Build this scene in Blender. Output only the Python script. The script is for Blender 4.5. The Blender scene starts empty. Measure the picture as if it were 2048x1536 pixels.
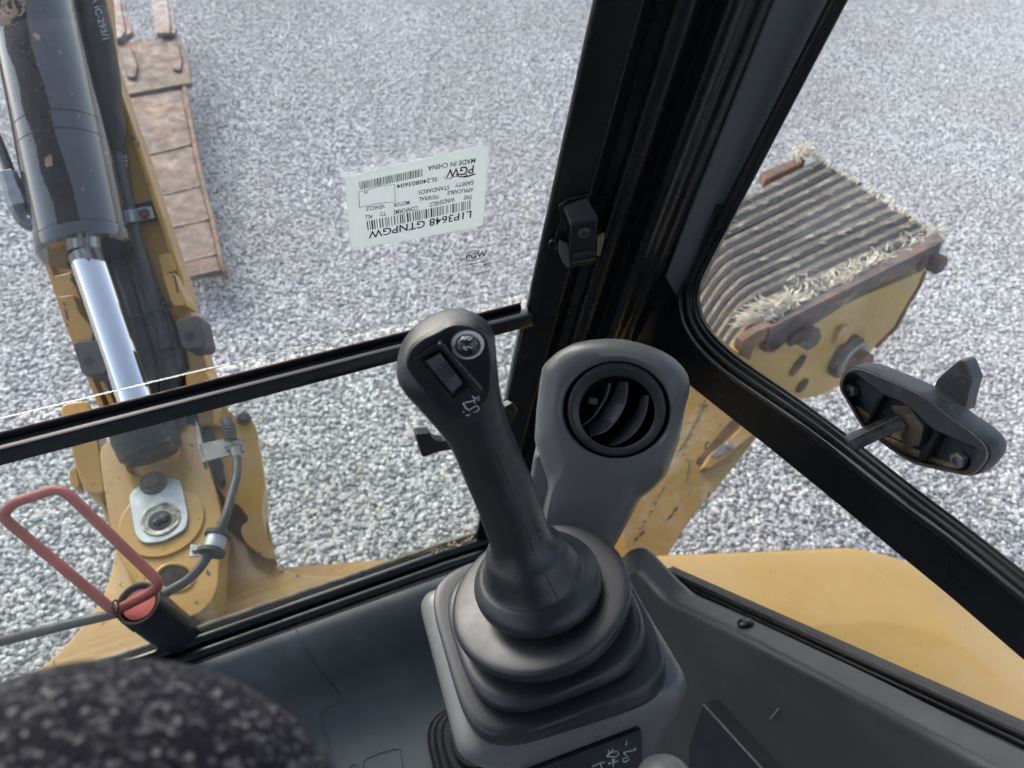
import bpy, bmesh, math, random
import numpy as np
from mathutils import Vector, Matrix
random.seed(7); rng = np.random.RandomState(7)
S = bpy.context.scene
COL = S.collection

# ------------------------------------------------------------------ camera frame
FPX = 1540.0
def nrm(v):
    v = np.array(v, float); return v/np.linalg.norm(v)
_P = nrm((-265, 1160, FPX)); _X = nrm((4150, -1130, FPX)); _X = nrm(_X-_P*_X.dot(_P)); _F = np.cross(_X, _P)
if _F[2] < 0: _F = -_F
LEAN = math.radians(10)
_D = _P*math.cos(LEAN)-_F*math.sin(LEAN); _Fw = _F*math.cos(LEAN)+_P*math.sin(LEAN)
CAM = np.array((0, 0, 2.0))
def ray(px, py):
    r = np.array((px-1024, py-768, FPX))/FPX
    return np.array((r@_X, r@_Fw, -(r@_D)))
def at(px, py, d): return CAM+ray(px, py)*d

cam_d = bpy.data.cameras.new('camera'); cam = bpy.data.objects.new('camera', cam_d); COL.objects.link(cam)
right = np.array((_X[0], _Fw[0], -_D[0])); down = np.array((_X[1], _Fw[1], -_D[1])); fwd = np.array((_X[2], _Fw[2], -_D[2]))
m = Matrix(((right[0], -down[0], -fwd[0], CAM[0]), (right[1], -down[1], -fwd[1], CAM[1]), (right[2], -down[2], -fwd[2], CAM[2]), (0, 0, 0, 1)))
cam.matrix_world = m
cam_d.sensor_width = 36; cam_d.lens = 36*FPX/2048; cam_d.clip_start = 0.02; cam_d.clip_end = 400
cam_d.dof.use_dof = True; cam_d.dof.focus_distance = 0.66; cam_d.dof.aperture_fstop = 9
S.camera = cam

# ------------------------------------------------------------------ light
SUN_EL, SUN_AZ = math.radians(34), math.radians(-14)      # azimuth clockwise from +Y
w = bpy.data.worlds.new('World'); S.world = w; w.use_nodes = True
nt = w.node_tree; nt.nodes.clear()
sky = nt.nodes.new('ShaderNodeTexSky'); sky.sky_type = 'NISHITA'; sky.sun_disc = False
sky.sun_elevation = SUN_EL; sky.sun_rotation = SUN_AZ; sky.air_density = 1.0; sky.dust_density = 3.0; sky.ozone_density = .6
bg = nt.nodes.new('ShaderNodeBackground'); bg.inputs['Strength'].default_value = 0.15
wo = nt.nodes.new('ShaderNodeOutputWorld')
bw = nt.nodes.new('ShaderNodeRGBToBW'); hz = nt.nodes.new('ShaderNodeMix'); hz.data_type = 'RGBA'; hz.inputs['Factor'].default_value = .45   # thin high haze greys the blue
nt.links.new(sky.outputs[0], bw.inputs[0]); nt.links.new(sky.outputs[0], hz.inputs[6]); nt.links.new(bw.outputs[0], hz.inputs[7]); nt.links.new(hz.outputs[2], bg.inputs[0]); nt.links.new(bg.outputs[0], wo.inputs[0])
sun_d = bpy.data.lights.new('sun', 'SUN'); sun_d.energy = 0.55; sun_d.angle = math.radians(25); sun_d.color = (1, 0.96, 0.9)
sun = bpy.data.objects.new('sun', sun_d); COL.objects.link(sun)
sd = Vector((math.sin(SUN_AZ)*math.cos(SUN_EL), math.cos(SUN_AZ)*math.cos(SUN_EL), math.sin(SUN_EL)))
sun.rotation_euler = sd.to_track_quat('Z', 'Y').to_euler()
S.view_settings.view_transform = 'Standard'; S.view_settings.look = 'None'; S.view_settings.gamma = 1
S.view_settings.exposure = 1.42
S.view_settings.use_curve_mapping = False
S.render.engine = 'CYCLES'
S.cycles.max_bounces = 10; S.cycles.transparent_max_bounces = 12

# ------------------------------------------------------------------ materials
MATS = {}
def mat(name, col, rough=0.5, metal=0.0, var=0.12, vscale=12, bump=0.1, bscale=250, bdist=0.0006,
        chip=None, dust=None, coat=0.0, spec=0.5, layer2=None, stretch=None):
    """chip=(color, scale, threshold, rough) hard-edged flakes; dust=(color, scale, lo, hi, amount) soft film;
    layer2=(color, scale, lo, hi) large patches of another colour"""
    if name in MATS: return MATS[name]
    m = bpy.data.materials.new(name); m.use_nodes = True; MATS[name] = m
    T = m.node_tree; N = T.nodes; Lk = T.links
    b = N['Principled BSDF']
    tc = N.new('ShaderNodeTexCoord'); vec = tc.outputs['Object']
    if stretch:
        mp = N.new('ShaderNodeMapping'); mp.inputs['Scale'].default_value = stretch; Lk.new(vec, mp.inputs[0]); vec = mp.outputs[0]
    def noise(scale, det=4, ro=.6, dist=0):
        n = N.new('ShaderNodeTexNoise'); n.inputs['Scale'].default_value = scale; n.inputs['Detail'].default_value = det
        n.inputs['Roughness'].default_value = ro; n.inputs['Distortion'].default_value = dist
        Lk.new(vec, n.inputs['Vector']); return n.outputs['Fac']
    def ramp(inp, lo, hi):
        r = N.new('ShaderNodeMapRange'); r.inputs['From Min'].default_value = lo; r.inputs['From Max'].default_value = hi
        r.interpolation_type = 'SMOOTHSTEP'; Lk.new(inp, r.inputs['Value']); return r.outputs[0]
    def mix(fac, a, c):
        x = N.new('ShaderNodeMix'); x.data_type = 'RGBA'; x.inputs['Factor'].default_value = 0.5
        if hasattr(fac, 'links'): Lk.new(fac, x.inputs['Factor'])
        else: x.inputs['Factor'].default_value = fac
        for s, v in ((x.inputs[6], a), (x.inputs[7], c)):
            if hasattr(v, 'links'): Lk.new(v, s)
            else: s.default_value = (*v, 1)
        return x.outputs[2]
    c1 = tuple(max(0, v*(1-var)) for v in col); c2 = tuple(min(1, v*(1+var)) for v in col)
    c = mix(ramp(noise(vscale), .3, .7), c1, c2)
    if layer2: c = mix(ramp(noise(layer2[1], 6, .7), layer2[2], layer2[3]), c, layer2[0])
    rsock = ramp(noise(vscale*2.3), .25, .75)
    rm = N.new('ShaderNodeMapRange'); rm.inputs['To Min'].default_value = max(0.02, rough*.8); rm.inputs['To Max'].default_value = min(1, rough*1.25)
    Lk.new(rsock, rm.inputs[0]); ro = rm.outputs[0]
    if dust:
        f = ramp(noise(dust[1], 8, .75, .3), dust[2], dust[3])
        mu = N.new('ShaderNodeMath'); mu.operation = 'MULTIPLY'; mu.inputs[1].default_value = dust[4]; Lk.new(f, mu.inputs[0])
        c = mix(mu.outputs[0], c, dust[0])
        a = N.new('ShaderNodeMath'); a.operation = 'MULTIPLY_ADD'; a.inputs[1].default_value = .5; Lk.new(mu.outputs[0], a.inputs[0]); Lk.new(ro, a.inputs[2]); ro = a.outputs[0]
    if chip:
        f = ramp(noise(chip[1], 5, .65, .6), chip[2], chip[2]+.015)
        c = mix(f, c, chip[0])
        mm = N.new('ShaderNodeMix'); Lk.new(f, mm.inputs['Factor']); Lk.new(ro, mm.inputs[2]); mm.inputs[3].default_value = chip[3]; ro = mm.outputs[0]
        mt = N.new('ShaderNodeMath'); mt.operation = 'MULTIPLY_ADD'; mt.inputs[1].default_value = -metal; mt.inputs[2].default_value = metal
        Lk.new(f, mt.inputs[0]); Lk.new(mt.outputs[0], b.inputs['Metallic'])
    else: b.inputs['Metallic'].default_value = metal
    Lk.new(c, b.inputs['Base Color']); Lk.new(ro, b.inputs['Roughness'])
    b.inputs['Coat Weight'].default_value = coat; b.inputs['Coat Roughness'].default_value = .08
    b.inputs['Specular IOR Level'].default_value = spec
    if bump:
        bn = N.new('ShaderNodeBump'); bn.inputs['Strength'].default_value = bump; bn.inputs['Distance'].default_value = bdist*4
        Lk.new(noise(bscale, 5, .65), bn.inputs['Height']); Lk.new(bn.outputs[0], b.inputs['Normal'])
    return m

TAN = (.42, .34, .25); DUST = (.30, .28, .25)
yellow = mat('yellow_paint', (.41, .220, .030), .33, 0, .16, 5, .10, 60, chip=((.09, .055, .04), 42, .650, .8), dust=((.40, .31, .19), 9, .45, .8, .30), coat=.3)
yellow_clean = mat('yellow_panel_paint', (.40, .240, .040), .26, 0, .06, 3, .04, 60, chip=((.16, .11, .06), 60, .73, .8), dust=((.44, .36, .24), 1.6, .35, .75, .40), coat=.5)
yellow_worn = mat('scratched_yellow_paint', (.38, .218, .038), .45, 0, .12, 6, .1, 90, chip=((.07, .055, .05), 26, .64, .85), dust=((.50, .44, .34), 7, .4, .75, .5))
black_paint = mat('black_gloss_paint', (.012, .013, .016), .22, 0, .2, 8, .03, 120, chip=((.30, .29, .27), 150, .745, .9), dust=(DUST, 70, .66, .74, .35), coat=.35)
pillar_black = mat('pillar_black_paint', (.009, .0095, .011), .27, 0, .2, 8, .02, 60, chip=((.30, .29, .27), 150, .745, .9), dust=(DUST, 60, .70, .78, .22), spec=.28)
cyl_black = mat('cylinder_black_paint', (.011, .013, .018), .10, 0, .2, 6, .015, 40, chip=((.30, .19, .13), 22, .67, .8), dust=(DUST, 60, .62, .8, .25), coat=1.0, spec=1.0)
plastic = mat('dark_grey_plastic', (.066, .068, .072), .38, 0, .10, 6, .22, 900, .0002, chip=((.30, .29, .27), 150, .745, .9), dust=((.20, .20, .20), 14, .5, .85, .22))
plastic_vent = mat('grey_vent_plastic', (.118, .121, .122), .34, 0, .08, 6, .22, 900, .0002, chip=((.30, .29, .27), 150, .745, .9), dust=((.22, .22, .22), 12, .55, .85, .18))
console_mat = mat('console_plastic', (.150, .152, .156), .30, 0, .06, 6, .2, 900, .0002, chip=((.30, .29, .27), 150, .745, .9), dust=((.22, .22, .22), 12, .55, .85, .15))
floor_mat_ = mat('footwell_plastic', (.078, .086, .094), .46, 0, .12, 7, .3, 700, .0003, chip=((.30, .29, .27), 150, .745, .9), dust=((.24, .25, .26), 10, .42, .85, .35))
rubber = mat('soft_black_rubber', (.024, .025, .030), .37, 0, .15, 10, .12, 600, .0003, chip=((.30, .29, .27), 150, .745, .9), dust=((.12, .12, .12), 30, .55, .9, .12))
seal_mat = mat('seal_rubber', (.010, .010, .012), .30, 0, .2, 10, .05, 300, dust=(DUST, 80, .64, .78, .3))
rubber_dirty = mat('dusty_black_rubber', (.022, .022, .024), .55, 0, .2, 10, .2, 200, dust=(TAN, 16, .5, .8, .45))
gloss_rubber = mat('joystick_rubber', (.023, .024, .028), .31, 0, .1, 10, .25, 500, .0004)
chrome = mat('chrome', (.80, .83, .85), .07, 1, .03, 5, 0)
zinc = mat('zinc_plate', (.36, .39, .41), .42, .75, .15, 35, .15, 200, dust=((.30, .27, .22), 25, .5, .75, .5))
steel = mat('dull_steel', (.30, .30, .30), .45, .8, .2, 40, .2, 300, dust=((.26, .20, .14), 40, .45, .7, .6))
rust = mat('rusty_steel', (.20, .125, .085), .75, .15, .30, 14, .5, 120, .001, layer2=((.30, .13, .055), 9, .52, .7), dust=((.36, .30, .24), 22, .5, .75, .6))
rust_dark = mat('dark_rusty_steel', (.085, .062, .058), .7, .2, .3, 20, .5, 150, .001, layer2=((.22, .09, .04), 14, .55, .72))
bucket_m = mat('bucket_worn_steel', (.165, .112, .082), .65, .1, .40, 9, .8, 45, .002, layer2=((.30, .12, .045), 5, .54, .72), dust=((.33, .28, .23), 12, .46, .72, .6))
tooth_m = mat('bucket_tooth_steel', (.27, .24, .225), .6, .2, .4, 22, .8, 60, .003, layer2=((.20, .09, .05), 9, .46, .64))
red_paint = mat('faded_red_paint', (.26, .048, .038), .5, 0, .18, 20, .2, 200, chip=((.05, .03, .03), 60, .70, .8), dust=((.34, .15, .11), 18, .5, .8, .35))
hose_m = mat('hose_rubber', (.030, .030, .032), .5, 0, .15, 20, .15, 300, dust=(TAN, 30, .5, .8, .25))
sleeve_m = mat('hose_sleeve', (.006, .006, .007), .42, 0, .15, 20, .3, 60, .002, spec=.3)
white_print = mat('white_print', (.72, .74, .74), .6, 0, .03, 20, 0)
black_print = mat('black_print', (.012, .012, .018), .5, 0, .03, 20, 0)
paper = mat('sticker_paper', (.76, .79, .78), .55, 0, .03, 30, .12, 40, .0006, dust=((.55, .62, .64), 35, .5, .7, .5))
dark_in = mat('dark_duct', (.008, .008, .009), .6, 0, .1, 10, 0)
vane_m = mat('vane_plastic', (.075, .08, .085), .4, 0, .1, 20, .2, 500, .0002, dust=((.16, .16, .16), 60, .55, .8, .3))
belt_dark = mat('belt_rubber', (.024, .026, .030), .7, 0, .3, 60, .8, 120, .002, dust=((.16, .16, .15), 30, .5, .8, .4))
belt_light = mat('belt_cord_fabric', (.58, .51, .39), .9, 0, .25, 90, .9, 220, .002, dust=((.14, .12, .10), 60, .52, .74, .6))
fray_m = mat('frayed_cord', (.76, .72, .60), .9, 0, .2, 90, .3, 300)
led_white = mat('button_ring_plastic', (.62, .62, .58), .35, 0, .05, 30, .05, 200)
headliner = mat('headliner', (.10, .10, .10), .8, 0, .05, 8, .1, 200)

def fabric():
    m = bpy.data.materials.new('flecked_upholstery'); m.use_nodes = True
    N = m.node_tree.nodes; L = m.node_tree.links; b = N['Principled BSDF']
    tc = N.new('ShaderNodeTexCoord')
    v = N.new('ShaderNodeTexVoronoi'); v.inputs['Scale'].default_value = 640; v.inputs['Randomness'].default_value = .9
    L.new(tc.outputs['Object'], v.inputs['Vector'])
    sep = N.new('ShaderNodeSeparateColor'); L.new(v.outputs['Color'], sep.inputs[0])
    r = N.new('ShaderNodeValToRGB'); r.color_ramp.interpolation = 'CONSTANT'
    e = r.color_ramp.elements; e[0].position = 0; e[0].color = (.012, .012, .018, 1); e[1].position = .70; e[1].color = (.040, .040, .046, 1)
    x = e.new(.84); x.color = (.085, .085, .095, 1); x = e.new(.955); x.color = (.16, .155, .15, 1)
    L.new(sep.outputs[0], r.inputs[0]); L.new(r.outputs[0], b.inputs['Base Color']); b.inputs['Roughness'].default_value = .95
    b.inputs['Specular IOR Level'].default_value = .15
    bn = N.new('ShaderNodeBump'); bn.inputs['Strength'].default_value = .6; bn.inputs['Distance'].default_value = .002
    L.new(v.outputs['Distance'], bn.inputs['Height']); L.new(bn.outputs[0], b.inputs['Normal'])
    return m
fabric_m = fabric()

def translucent(m, amt):
    N = m.node_tree.nodes; L = m.node_tree.links; b = N['Principled BSDF']; out = [n for n in N if n.type == 'OUTPUT_MATERIAL'][0]
    t = N.new('ShaderNodeBsdfTranslucent'); t.inputs[0].default_value = (.85, .88, .88, 1); x = N.new('ShaderNodeMixShader'); x.inputs[0].default_value = amt
    L.new(b.outputs[0], x.inputs[1]); L.new(t.outputs[0], x.inputs[2]); L.new(x.outputs[0], out.inputs[0])
translucent(paper, .45)
def glass(name, tint, dust_haze=0.05, edge=False):
    m = bpy.data.materials.new(name); m.use_nodes = True
    N = m.node_tree.nodes; L = m.node_tree.links; N.clear()
    out = N.new('ShaderNodeOutputMaterial')
    tr = N.new('ShaderNodeBsdfTransparent'); tr.inputs[0].default_value = (*tint, 1)
    gl = N.new('ShaderNodeBsdfGlossy'); gl.inputs['Roughness'].default_value = .01; gl.inputs[0].default_value = (1, 1, 1, 1)
    fr = N.new('ShaderNodeFresnel'); ge = N.new('ShaderNodeNewGeometry'); ir = N.new('ShaderNodeMapRange')   # thin pane: same index from both sides
    ir.inputs['To Min'].default_value = 1.45; ir.inputs['To Max'].default_value = 1/1.45; L.new(ge.outputs['Backfacing'], ir.inputs['Value']); L.new(ir.outputs[0], fr.inputs[0])
    mx = N.new('ShaderNodeMixShader'); L.new(fr.outputs[0], mx.inputs[0]); L.new(tr.outputs[0], mx.inputs[1]); L.new(gl.outputs[0], mx.inputs[2])
    df = N.new('ShaderNodeBsdfDiffuse'); df.inputs[0].default_value = (.75, .76, .80, 1)  # pale film: dust, plus milky glare mixed into the glass colour
    tc = N.new('ShaderNodeTexCoord')
    n1 = N.new('ShaderNodeTexNoise'); n1.inputs['Scale'].default_value = 5; n1.inputs['Detail'].default_value = 6; L.new(tc.outputs['Object'], n1.inputs[0])
    r1 = N.new('ShaderNodeMapRange'); r1.inputs['From Min'].default_value = .35; r1.inputs['From Max'].default_value = .75
    r1.inputs['To Min'].default_value = dust_haze*.5; r1.inputs['To Max'].default_value = dust_haze*1.6; L.new(n1.outputs[0], r1.inputs[0])
    n2 = N.new('ShaderNodeTexNoise'); n2.inputs['Scale'].default_value = 260; n2.inputs['Detail'].default_value = 2; L.new(tc.outputs['Object'], n2.inputs[0])
    r2 = N.new('ShaderNodeMapRange'); r2.inputs['From Min'].default_value = .765; r2.inputs['From Max'].default_value = .79
    r2.inputs['To Min'].default_value = 0; r2.inputs['To Max'].default_value = .5; L.new(n2.outputs[0], r2.inputs[0])
    ad = N.new('ShaderNodeMath'); ad.operation = 'ADD'; ad.use_clamp = True; L.new(r1.outputs[0], ad.inputs[0]); L.new(r2.outputs[0], ad.inputs[1])
    m2 = N.new('ShaderNodeMixShader'); L.new(ad.outputs[0], m2.inputs[0]); L.new(mx.outputs[0], m2.inputs[1]); L.new(df.outputs[0], m2.inputs[2])
    L.new(m2.outputs[0], out.inputs[0])
    return m
glass_up = glass('windshield_glass', (.95, .965, .975), .028)
glass_low = glass('green_tint_glass', (.93, .965, .95), .04)
glass_side = glass('side_glass', (.95, .96, .97), .035)
glass_edge = mat('glass_edge', (.10, .12, .13), .7, 0, .1, 20, 0)
glass_edge_green = mat('green_glass_edge', (.02, .06, .045), .15, 0, .1, 20, 0, coat=.5)

# ------------------------------------------------------------------ geometry toolkit (world coordinates)
A = np.array
def join(*gs):
    V = []; Fc = []
    for v, f in gs:
        o = len(V); V += list(v); Fc += [tuple(i+o for i in q) for q in f]
    return V, Fc
def slab(pts, vec):
    pts = [A(p, float) for p in pts]; vec = A(vec, float); n = len(pts)
    V = pts+[p+vec for p in pts]
    nn = sum((np.cross(pts[i]-pts[0], pts[(i+1) % n]-pts[0]) for i in range(n)), np.zeros(3))
    Fc = [tuple(range(n)), tuple(range(2*n-1, n-1, -1))]+[(i, i+n, (i+1) % n+n, (i+1) % n) for i in range(n)]
    if nn.dot(vec) > 0: Fc = [tuple(reversed(f)) for f in Fc]; Fc = [tuple(reversed(f)) for f in Fc]
    return V, Fc
def catmull(P, k, closed=False):
    P = [A(p, float) for p in P]; n = len(P); out = []
    seg = n if closed else n-1
    for i in range(seg):
        p0 = P[(i-1) % n] if (closed or i > 0) else P[0]*2-P[1]
        p1 = P[i]; p2 = P[(i+1) % n]
        p3 = P[(i+2) % n] if (closed or i+2 < n) else P[-1]*2-P[-2]
        for j in range(k):
            t = j/k
            out.append(.5*((2*p1)+(-p0+p2)*t+(2*p0-5*p1+4*p2-p3)*t*t+(-p0+3*p1-3*p2+p3)*t**3))
    if not closed: out.append(P[-1])
    return out
def loft(rings, cap0=True, cap1=True, closed=False):
    n = len(rings[0]); V = [A(p) for r in rings for p in r]; Fc = []
    R = len(rings)
    for i in range(R if closed else R-1):
        for j in range(n):
            a = i*n+j; b = i*n+(j+1) % n; c = ((i+1) % R)*n+(j+1) % n; d = ((i+1) % R)*n+j
            Fc.append((a, b, c, d))
    if not closed:
        if cap0: Fc.append(tuple(range(n-1, -1, -1)))
        if cap1: Fc.append(tuple(range((R-1)*n, R*n)))
    return V, Fc
def frame(ax, hint=(0, 0, 1)):
    ax = nrm(ax); h = A(hint, float)
    if abs(ax.dot(nrm(h))) > .95: h = A((1, 0, 0.))
    u = nrm(np.cross(h, ax)); return u, np.cross(ax, u), ax
def tube(path, r, n=14, closed=False, smooth=0, flat=None):
    if smooth: path = catmull(path, smooth, closed)
    path = [A(p, float) for p in path]; N_ = len(path)
    if not isinstance(r, (list, tuple)): rr = [r]*N_
    else: rr = [np.interp(i/(N_-1), np.linspace(0, 1, len(r)), r) for i in range(N_)]
    tans = []
    for i in range(N_):
        a = path[(i-1) % N_] if (closed or i > 0) else path[0]; b = path[(i+1) % N_] if (closed or i < N_-1) else path[-1]
        tans.append(nrm(b-a))
    u, v, _ = frame(tans[0]); rings = []
    for i in range(N_):
        t = tans[i]; u = nrm(u-t*u.dot(t)); v = np.cross(t, u)
        rings.append([path[i]+rr[i]*(math.cos(a)*u+math.sin(a)*v*(flat or 1)) for a in np.linspace(0, 2*math.pi, n, endpoint=False)])
    return loft(rings, closed=closed)
def lathe(c, ax, prof, n=32, cap0=True, cap1=True, hint=(0, 0, 1), sy=1.0, rot=0):
    u, v, ax = frame(ax, hint); c = A(c, float)
    return loft([[c+ax*h+r*(math.cos(a)*u+sy*math.sin(a)*v) for a in np.linspace(rot, rot+2*math.pi, n, endpoint=False)] for r, h in prof], cap0, cap1)
def box(c, ax, ay, az):
    c, ax, ay, az = map(lambda q: A(q, float), (c, ax, ay, az))
    return slab([c-ax-ay-az, c+ax-ay-az, c+ax+ay-az, c-ax+ay-az], 2*az)
def se(c, u, v, e, n=48):
    out = []
    for a in np.linspace(0, 2*math.pi, n, endpoint=False):
        ca, sa = math.cos(a), math.sin(a)
        out.append(A(c)+A(u)*np.sign(ca)*abs(ca)**(2/e)+A(v)*np.sign(sa)*abs(sa)**(2/e))
    return out
def sring(rings, k):
    n = len(rings[0]); cols = [catmull([r[j] for r in rings], k) for j in range(n)]
    return [[cols[j][i] for j in range(n)] for i in range(len(cols[0]))]
def rpoly(cs, r, n=6):
    """rounded-corner polygon in 3D; r may be a list"""
    cs = [A(c, float) for c in cs]; out = []; K = len(cs)
    for i, c in enumerate(cs):
        rr = r[i] if isinstance(r, (list, tuple)) else r
        a = cs[i-1]; b = cs[(i+1) % K]
        if rr <= 0: out.append(c); continue
        da = nrm(a-c); db = nrm(b-c); la = min(rr, .48*np.linalg.norm(a-c)); lb = min(rr, .48*np.linalg.norm(b-c))
        for t in np.linspace(0, 1, n): out.append((1-t)**2*(c+da*la)+2*t*(1-t)*c+t*t*(c+db*lb))
    return out
class Pl:
    def __init__(s, p, n): s.p = A(p, float); s.n = nrm(n)
    def __call__(s, px, py, off=0):
        r = ray(px, py); q = s.p+s.n*off
        return CAM+r*((q-CAM).dot(s.n)/r.dot(s.n))
    def many(s, L, off=0): return [s(x, y, off) for x, y in L]
def pl3(a, b, c):
    a, b, c = at(*a), at(*b), at(*c); n = nrm(np.cross(b-a, c-a))
    if n.dot(CAM-a) < 0: n = -n
    return Pl(a, n)

def link_mesh(name, g, m, parent=None, base=(0, 0, 0), smooth=True, bevel=0, bseg=2, angle=35, subsurf=0, extra=None):
    V, Fc = g; base = A(base, float)
    me = bpy.data.meshes.new(name); me.from_pydata([tuple(A(v)-base) for v in V], [], [tuple(int(i) for i in f) for f in Fc])
    bm = bmesh.new(); bm.from_mesh(me); bmesh.ops.recalc_face_normals(bm, faces=bm.faces); bm.to_mesh(me); bm.free()
    me.materials.append(m)
    for x in (extra or []): me.materials.append(x)
    if smooth:
        me.polygons.foreach_set('use_smooth', [True]*len(me.polygons)); me.set_sharp_from_angle(angle=math.radians(angle))
    o = bpy.data.objects.new(name, me); COL.objects.link(o)
    if parent: o.parent = parent
    if bevel:
        b = o.modifiers.new('bevel', 'BEVEL'); b.width = bevel; b.segments = bseg; b.limit_method = 'ANGLE'; b.angle_limit = math.radians(40); b.harden_normals = True
    if subsurf:
        s = o.modifiers.new('sub', 'SUBSURF'); s.levels = s.render_levels = subsurf
    return o
class Thing:
    def __init__(s, name, label, cat, base, group=None):
        s.base = A(base, float); o = bpy.data.objects.new(name, None); COL.objects.link(o); o.location = tuple(s.base)
        o.empty_display_size = .02; o['label'] = label; o['category'] = cat
        if group: o['group'] = group
        s.o = o
    def part(s, name, g, m, parent=None, label=None, kind=None, **k):
        o = link_mesh(name, g, m, parent or s.o, s.base, **k)
        if label: o['label'] = label
        if kind: o['kind'] = kind
        return o
def solo(name, label, cat, g, m, **k):
    V = np.array(g[0]); base = V.mean(0); base[2] = V[:, 2].min()
    o = link_mesh(name, g, m, None, base, **k); o.location = tuple(base)
    o['label'] = label; o['category'] = cat
    return o
def text_geo(s, p0, p1, updir, h, squash=None):
    """mesh of a line of text from p0 (start of baseline) to p1 (end); cap height h along updir"""
    cu = bpy.data.curves.new('t', 'FONT'); cu.body = s; cu.resolution_u = 3; cu.offset = .012
    o = bpy.data.objects.new('t', cu); COL.objects.link(o); bpy.context.view_layer.update()
    dg = bpy.context.evaluated_depsgraph_get(); me = bpy.data.meshes.new_from_object(o.evaluated_get(dg))
    V = [v.co.copy() for v in me.vertices]; Fc = [tuple(p.vertices) for p in me.polygons]
    bpy.data.objects.remove(o); bpy.data.meshes.remove(me)
    x0 = min(v.x for v in V); x1 = max(v.x for v in V); H = .7
    p0 = A(p0); p1 = A(p1); xd = p1-p0; up = A(updir, float); up = up-nrm(xd)*up.dot(nrm(xd)); up = nrm(up)
    return [p0+xd*((v.x-x0)/(x1-x0))+up*h*(v.y/H) for v in V], Fc
def bolt_geo(c, ax, r, h, washer=1.6):
    c = A(c); ax = nrm(ax)
    g = [lathe(c, ax, [(r, 0), (r, h*.85), (r*.85, h)], 6)]
    if washer: g.append(lathe(c-ax*0.0005, ax, [(r*washer, 0), (r*washer, h*.25), (r*washer*.92, h*.32)], 24))
    return join(*g)

# ------------------------------------------------------------------ reference planes of the cab
UP = A((0, -math.sin(LEAN), math.cos(LEAN)))                 # direction the front pillars run
W0 = at(1060, 590, .8)
WS = Pl(W0, (0, -math.cos(LEAN), -math.sin(LEAN)))           # windshield, normal towards the driver
SX = .476
SD = Pl((SX, 0, 0), (-1, 0, 0))                              # right side glass, normal towards the driver
def PX(px, py, x): return Pl((x, 0, 0), (-1, 0, 0))(px, py)
def PZ(px, py, z): return Pl((0, 0, z), (0, 0, 1))(px, py)
XR = A((1., 0, 0))

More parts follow.
